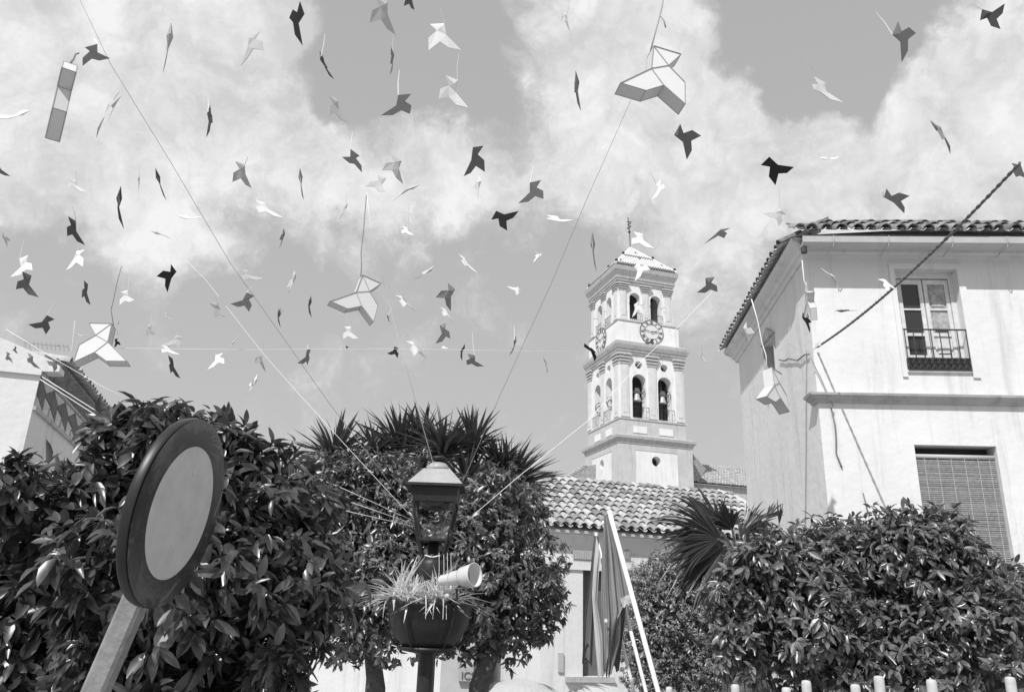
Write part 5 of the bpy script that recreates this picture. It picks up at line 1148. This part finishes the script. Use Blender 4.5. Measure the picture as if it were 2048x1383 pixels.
r5_, p5_ = box_bird((1610, 583), (1622, 640), (1607, 633), (12, 3), .09, 'narrow box shaped paper bird seen edge on at the white house corner', dmax=9.5, elen=.8); Yp_ = p5_.y
hanger(r5_, p5_, [(1608, 560, Yp_), (1604, 520, Yp_)], 'thread', .004)
r6_, p6_ = box_bird((127, 122), (91, 274), (100, 236), (28, 8), .17, 'box shaped paper bird seen edge on as a tall striped strip, top left'); Yp_ = p6_.y
hanger(r6_, p6_, [(147, 118, Yp_), (151, 108, Yp_), (158, 106, Yp_)])

# ------------------------------------------------------------------ small folded paper birds on threads
def bird_mesh(nm, mt, bend=0.0):
    t = .035; pts = PJ; v = []
    z = lambda x, y: bend * (x * x + .5 * y * y)
    for sgn_ in (1, -1): v += [(x, y, z(x, y) + sgn_ * t * (.4 if i in (0, 3, 6) else 1)) for i, (x, y) in enumerate(pts)]
    v += [(.1, .4, z(.1, .4) + .24), (.1, .4, z(.1, .4) - .24)]
    f = [(0, 18, 1), (8, 18, 0), (1, 18, 2), (18, 8, 2), (8, 7, 6, 5), (8, 5, 2), (2, 5, 4, 3)]
    g_ = [tuple(19 if q_ == 18 else q_ + 9 for q_ in reversed(k)) for k in f]
    f += g_ + [(i, 9 + i, 9 + (i + 1) % 9, (i + 1) % 9) for i in range(9)]
    me = bpy.data.meshes.new(nm); me.from_pydata(v, [], f); me.materials.append(M[mt]); me.update(); return me
TONE = ['white', 'pale grey', 'mid grey', 'dark grey', 'near black']
BM = [[bird_mesh('folded_body', 'paper%d' % k, b) for b in (0.03, .11, -.12)] for k in range(5)]
thm = {}
def paper_bird(B, L, T, tone, where, thr=28, dx=0):
    c, s, res = pose(B, L, T); S = .088; depth = S * F / max(s, 1e-3); dmx = 7.6 if (c[0] > 1580 and c[1] > 480) else (9.5 if c[0] < 140 and c[1] > 670 else 13)
    if depth > dmx: S *= dmx / depth; depth = dmx
    if depth < 4.2: S *= 4.2 / depth; depth = 4.2
    O = atd(c[0], c[1], depth); vw = Vector(-ray(c[0], c[1])).normalized(); cand = []
    for U, V in res:
        W_ = U.cross(V); fc = W_ if W_.dot(vw) > 0 else -W_; cand.append((fc.dot(sdir), U, V, W_))
    cand.sort(key=lambda t: -t[0]); _, U, V, W_ = cand[0] if tone <= 1 else cand[1]
    hd = O + (U * .5 + V) * S; hang = tuple(hd)
    root = thing('paper_bird', TONE[tone] + ' paper bird ' + where, 'paper bird', hang, 'small folded paper birds hanging on threads')
    mw = Matrix(((U.x*S, V.x*S, W_.x*S, O.x), (U.y*S, V.y*S, W_.y*S, O.y), (U.z*S, V.z*S, W_.z*S, O.z), (0, 0, 0, 1)))
    inst('folded_body', BM[tone][random.choice((0, 1, 2))], root, mw)
    if thr:
        e = atd(B[0] + dx, B[1] - thr, depth); m_ = MB(); d_ = e - hd; sd_2 = Vector((random.uniform(-.01, .01), 0, 0)); m_.tube([hd, hd + d_ * .5 + sd_2, e], [.0042, .004, .002], 4); m_.build('thread', 'thread', root)
BIRDS = [
 ((194,88),(164,131),(220,115),2,'beside the striped strip of the edge on box bird, top left',12,-6),
 ((341,67),(335,100),(330,146),1,'seen edge on, high up left of centre',0),
 ((497,75),(521,95),(473,125),1,'with raised tail, left of the darkest top bird',0),
 ((416,224),(427,246),(415,275),3,'seen edge on, right of the upper long grey string',26),
 ((-4,328),(-8,352),(23,349),3,'cut off by the left edge, only its tail tip showing',0),
 ((225,205),(208,236),(180,266),1,'seen edge on under the striped box bird, slanting down left',22,14),
 ((277,357),(279,368),(276,382),1,'tiny and edge on between two dark slivers',26,2),
 ((315,349),(320,375),(330,401),3,'edge on sliver left of the long grey string',0),
 ((152,362),(137,377),(172,388),0,'barely visible against the cloud at the far left',22),
 ((50,222),(18,244),(-8,240),0,'faint at the far left edge below the striped box bird',0),
 ((490,328),(469,362),(510,374),1,'faint in the left cloud above the thin dark slivers',16,6),
 ((607,28),(572,35),(595,91),3,'cut by the top edge with its long tail pointing down',0),
 ((776,2),(744,43),(799,66),1,'leaving the top edge right of the darkest top bird',0),
 ((889,46),(858,95),(924,92),0,'on the grey sky at the top, higher of the two white ones',34,-9),
 ((915,161),(875,200),(932,219),0,'at the cloud edge, lower of the two white ones near the top',56,4),
 ((642,113),(650,139),(660,162),3,'seen edge on, left border of the top sky patch',46,8),
 ((785,105),(786,128),(788,150),2,'thin and edge on below the bird leaving the top edge',42,2),
 ((675,199),(658,230),(697,247),1,'in the small grey gap below the top sky patch',26,-10),
 ((797,190),(821,230),(762,233),2,'wide winged at the cloud edge under the top sky patch',50,2),
 ((701,299),(723,346),(682,315),2,'alone in the middle cloud with beak to the right',36,4),
 ((945,294),(965,342),(920,348),3,'with shaded legs right of the middle cloud',0),
 ((804,321),(767,338),(811,364),1,'upper of the two faint ones in the middle cloud',0),
 ((773,357),(731,376),(772,389),1,'lower of the two faint ones in the middle cloud',0),
 ((601,347),(601,378),(605,400),2,'thin and edge on in the left part of the middle cloud',0),
 ((830,372),(800,383),(782,393),1,'flat sliver under the two faint cloud birds',0),
 ((962,362),(948,376),(958,402),0,'very faint below the dark one right of the middle cloud',0),
 ((1134,28),(1124,42),(1145,60),0,'very faint in the bright cloud left of the largest box bird',18,4),
 ((826,-12),(810,12),(833,20),3,'only its feet showing at the top edge of the centre',0),
 ((1156,160),(1147,184),(1159,222),2,'seen edge on, left of the largest box bird',0),
 ((1348,270),(1401,272),(1372,320),3,'with spread legs directly under the largest box bird',0),
 ((1060,365),(1088,399),(1037,408),2,'with shaded tail between the middle cloud and the long grey string',34,6),
 ((1313,370),(1333,378),(1308,403),0,'faint in the cloud above the tower and to its right',28,-14),
 ((1785,69),(1834,66),(1806,125),2,'with long white thread on the grey sky patch top right',46,-34),
 ((1964,19),(2000,59),(2008,8),3,'cut by the top edge in the right corner',12,-24),
 ((1650,168),(1623,185),(1679,214),1,'with slender tail at the tip of the top right sky patch',46,-36),
 ((1873,253),(1892,274),(1912,300),2,'curved and edge on in the right cloud',14,-14),
 ((1539,313),(1553,368),(1590,330),4,'crisp against the cloud, the blackest one, above the house eaves',0),
 ((1767,395),(1815,395),(1803,432),2,'above the roof of the white house left of the rope',14,0),
 ((2040,330),(2028,358),(2070,362),2,'half cut by the right edge beside the rope',0),
 ((1645,316),(1660,321),(1678,319),0,'flat and faint in the right cloud above the house',0),
 ((151,442),(133,472),(168,491),3,'with pointed tail, upper one at the left, below the cloud',28,-6),
 ((240,394),(231,408),(235,456),3,'thin and edge on left of the two dark slivers',0),
 ((40,518),(69,542),(27,557),0,'at the left edge just above a dark one',36,8),
 ((153,501),(162,530),(126,536),0,'right under the upper dark one at the left',20,8),
 ((62,551),(28,579),(72,596),3,'at the left edge just below a white one',0),
 ((175,568),(162,595),(179,610),3,'narrow and turned, between the white ones and the roof at left',28,0),
 ((94,630),(92,669),(57,649),3,'flying left just above the aerial of the far left house',26,16),
 ((256,580),(241,611),(272,601),0,'right of the hanging wire of the bright box bird',38,6),
 ((354,543),(318,553),(342,585),4,'with beak up on the plain sky, darkest at the left',0),
 ((375,433),(362,439),(408,440),0,'flat and faint at the lower edge of the left cloud',0),
 ((310,465),(325,468),(345,477),1,'flat faint sliver under the left cloud',0),
 ((493,585),(498,624),(461,608),2,'with broad body in the middle left sky beside the pale string',12,10),
 ((497,541),(487,564),(527,562),1,'translucent, just above the broad bodied one',30,-14),
 ((434,604),(428,640),(463,632),1,'translucent, left of the broad bodied one',18,-8),
 ((335,627),(328,635),(344,641),1,'tiny and translucent below the darkest left one',24,-2),
 ((152,667),(165,673),(178,671),1,'flat striped sliver left of the bright box bird',0),
 ((302,648),(291,672),(309,668),1,'small and faint right of the bright box bird',20,2),
 ((353,669),(357,696),(324,685),1,'upper one of a touching pale pair below the sky centre left',30,28),
 ((338,692),(324,706),(360,710),0,'lower one of a touching pale pair below the sky centre left',0),
 ((344,716),(340,746),(359,757),3,'narrow, under the touching pale pair',0),
 ((431,710),(448,726),(414,737),0,'with wings spread right of the touching pale pair, on the horizontal string',26,0),
 ((229,678),(240,690),(226,694),4,'small, tucked behind the bright box bird',16,16),
 ((235,645),(237,660),(233,672),1,'thin and edge on just right of the bright box bird',20,2),
 ((2,470),(19,482),(10,494),1,'tip at the left edge above the white one',0),
 ((12,703),(23,727),(6,717),2,'in front of the far left house wall, at the very edge',0),
 ((65,712),(52,726),(76,740),2,'before the far left house wall, middle one of three',20,4),
 ((115,715),(106,744),(90,721),2,'in front of the far left house roof corner',0),
 ((33,694),(24,702),(34,707),2,'small, above the three in front of the far left house',0),
 ((530,406),(518,426),(567,438),0,'bright one over the dark hollow in the left cloud',0),
 ((569,464),(563,480),(565,497),2,'thin and edge on under the left cloud beside the bright one',18,6),
 ((692,411),(685,429),(677,440),1,'thin pale one left of the centre box bird string',26,2),
 ((592,548),(578,577),(582,590),1,'slender and pale, left of the centre box bird',0),
 ((622,604),(613,606),(617,635),3,'arrow like, left of the centre box bird',36,16),
 ((560,630),(552,621),(555,655),3,'arrow like, left of and lower than its twin',10,8),
 ((702,653),(686,678),(717,677),0,'just below the centre box bird',26,-18),
 ((615,698),(618,731),(600,727),2,'under the horizontal string, third from the left box bird',10,2),
 ((524,710),(512,724),(537,740),1,'under the horizontal string, crossed by the pale string',26,2),
 ((789,692),(796,715),(775,705),3,'on the horizontal string where the lantern string crosses',0),
 ((802,592),(810,609),(837,618),0,'gliding right of the centre box bird',30,-32),
 ((468,683),(461,691),(456,700),1,'tiny and faint left on the horizontal string',28,26),
 ((775,630),(778,642),(783,650),2,'tiny, on the string right of the centre box bird',16,10),
 ((691,692),(698,695),(692,698),4,'tiny dark speck on the horizontal string',0),
 ((514,758),(502,772),(497,795),0,'thin ribbon like and alone low in the left sky',0),
 ((992,421),(1013,459),(1035,418),3,'with raised wings under the middle cloud, left of the long string',0),
 ((1115,434),(1096,444),(1146,448),0,'flat and bright beside the long grey string',0),
 ((815,455),(803,467),(828,471),0,'faint at the lower edge of the middle cloud',50,2),
 ((928,515),(929,532),(955,548),0,'slender, slanting down right in the centre of the plain sky',20,-12),
 ((864,538),(846,549),(833,563),1,'flat faint sliver in the centre of the plain sky',0),
 ((911,578),(875,594),(907,621),2,'with cocked head in the centre, above the horizontal string',26,8),
 ((891,620),(890,628),(912,644),0,'slender, just under the one with cocked head',16,-14),
 ((880,650),(904,677),(875,687),2,'lower one with spread legs above the horizontal string',0),
 ((1036,573),(1034,588),(1016,569),0,'small bright dart in the sky left of the tower',0),
 ((825,682),(832,708),(860,711),0,'gliding right, touching the horizontal string',26,-22),
 ((890,693),(883,697),(897,698),0,'tiny and flat on the horizontal string',0),
 ((949,710),(932,732),(966,736),2,'with spread legs below the horizontal string, left of the long string',46,-4),
 ((929,695),(918,702),(920,720),3,'small, left neighbour of the one with spread legs below the string',0),
 ((1081,512),(1071,511),(1067,526),0,'faint and small beside the long grey string, left of the tower',10,-12),
 ((1186,485),(1184,500),(1190,543),2,'long and edge on left of the tower roof',26,-1),
 ((1030,680),(1031,692),(1024,712),2,'thin and edge on right of the horizontal string middle',30,-1),
 ((1090,720),(1094,732),(1099,746),1,'thin pale streak low between the long string and the tower',12,-4),
 ((1169,692),(1197,703),(1194,718),4,'diving in front of the left belfry cornice',24,-26),
 ((1286,468),(1263,489),(1308,498),0,'bright, hovering at the tip of the tower roof',34,-2),
 ((1268,533),(1300,538),(1269,561),0,'in front of the upper tower cornice',0),
 ((1268,609),(1283,619),(1263,634),0,'in front of the upper left belfry arch',0),
 ((1303,677),(1306,690),(1289,687),2,'at the lower rim of the front clock',0),
 ((1411,556),(1436,586),(1394,588),2,'crossed by the pale string right of the tower top',0),
 ((1441,458),(1446,471),(1404,480),2,'gliding between the tower tip and the house eaves',0),
 ((1560,415),(1560,450),(1530,422),1,'directly below the blackest one',44,-3),
 ((1486,654),(1505,666),(1492,689),0,'bright, in front of the side eaves tiles',0,0),
 ((1767,557),(1778,577),(1802,577),0,'bright, where the rope passes the upper window',0),
 ((1405,704),(1397,716),(1412,726),1,'small and faint right of the belfry cornice',14,-2),
 ((1604,634),(1622,644),(1618,666),4,'dark, hanging under the edge on box bird at the house corner',0),
 ((1679,622),(1698,620),(1717,622),3,'flat sliver crossing the rope in front of the house',0),
 ((1666,552),(1676,569),(1684,584),1,'slender, in the shade line of the house eaves',16,-24),
 ((1631,687),(1642,690),(1622,702),1,'small, where the rope meets the house corner',0),
]
for b in BIRDS: paper_bird(b[0], b[1], b[2], b[3], b[4], *(b[5:]))
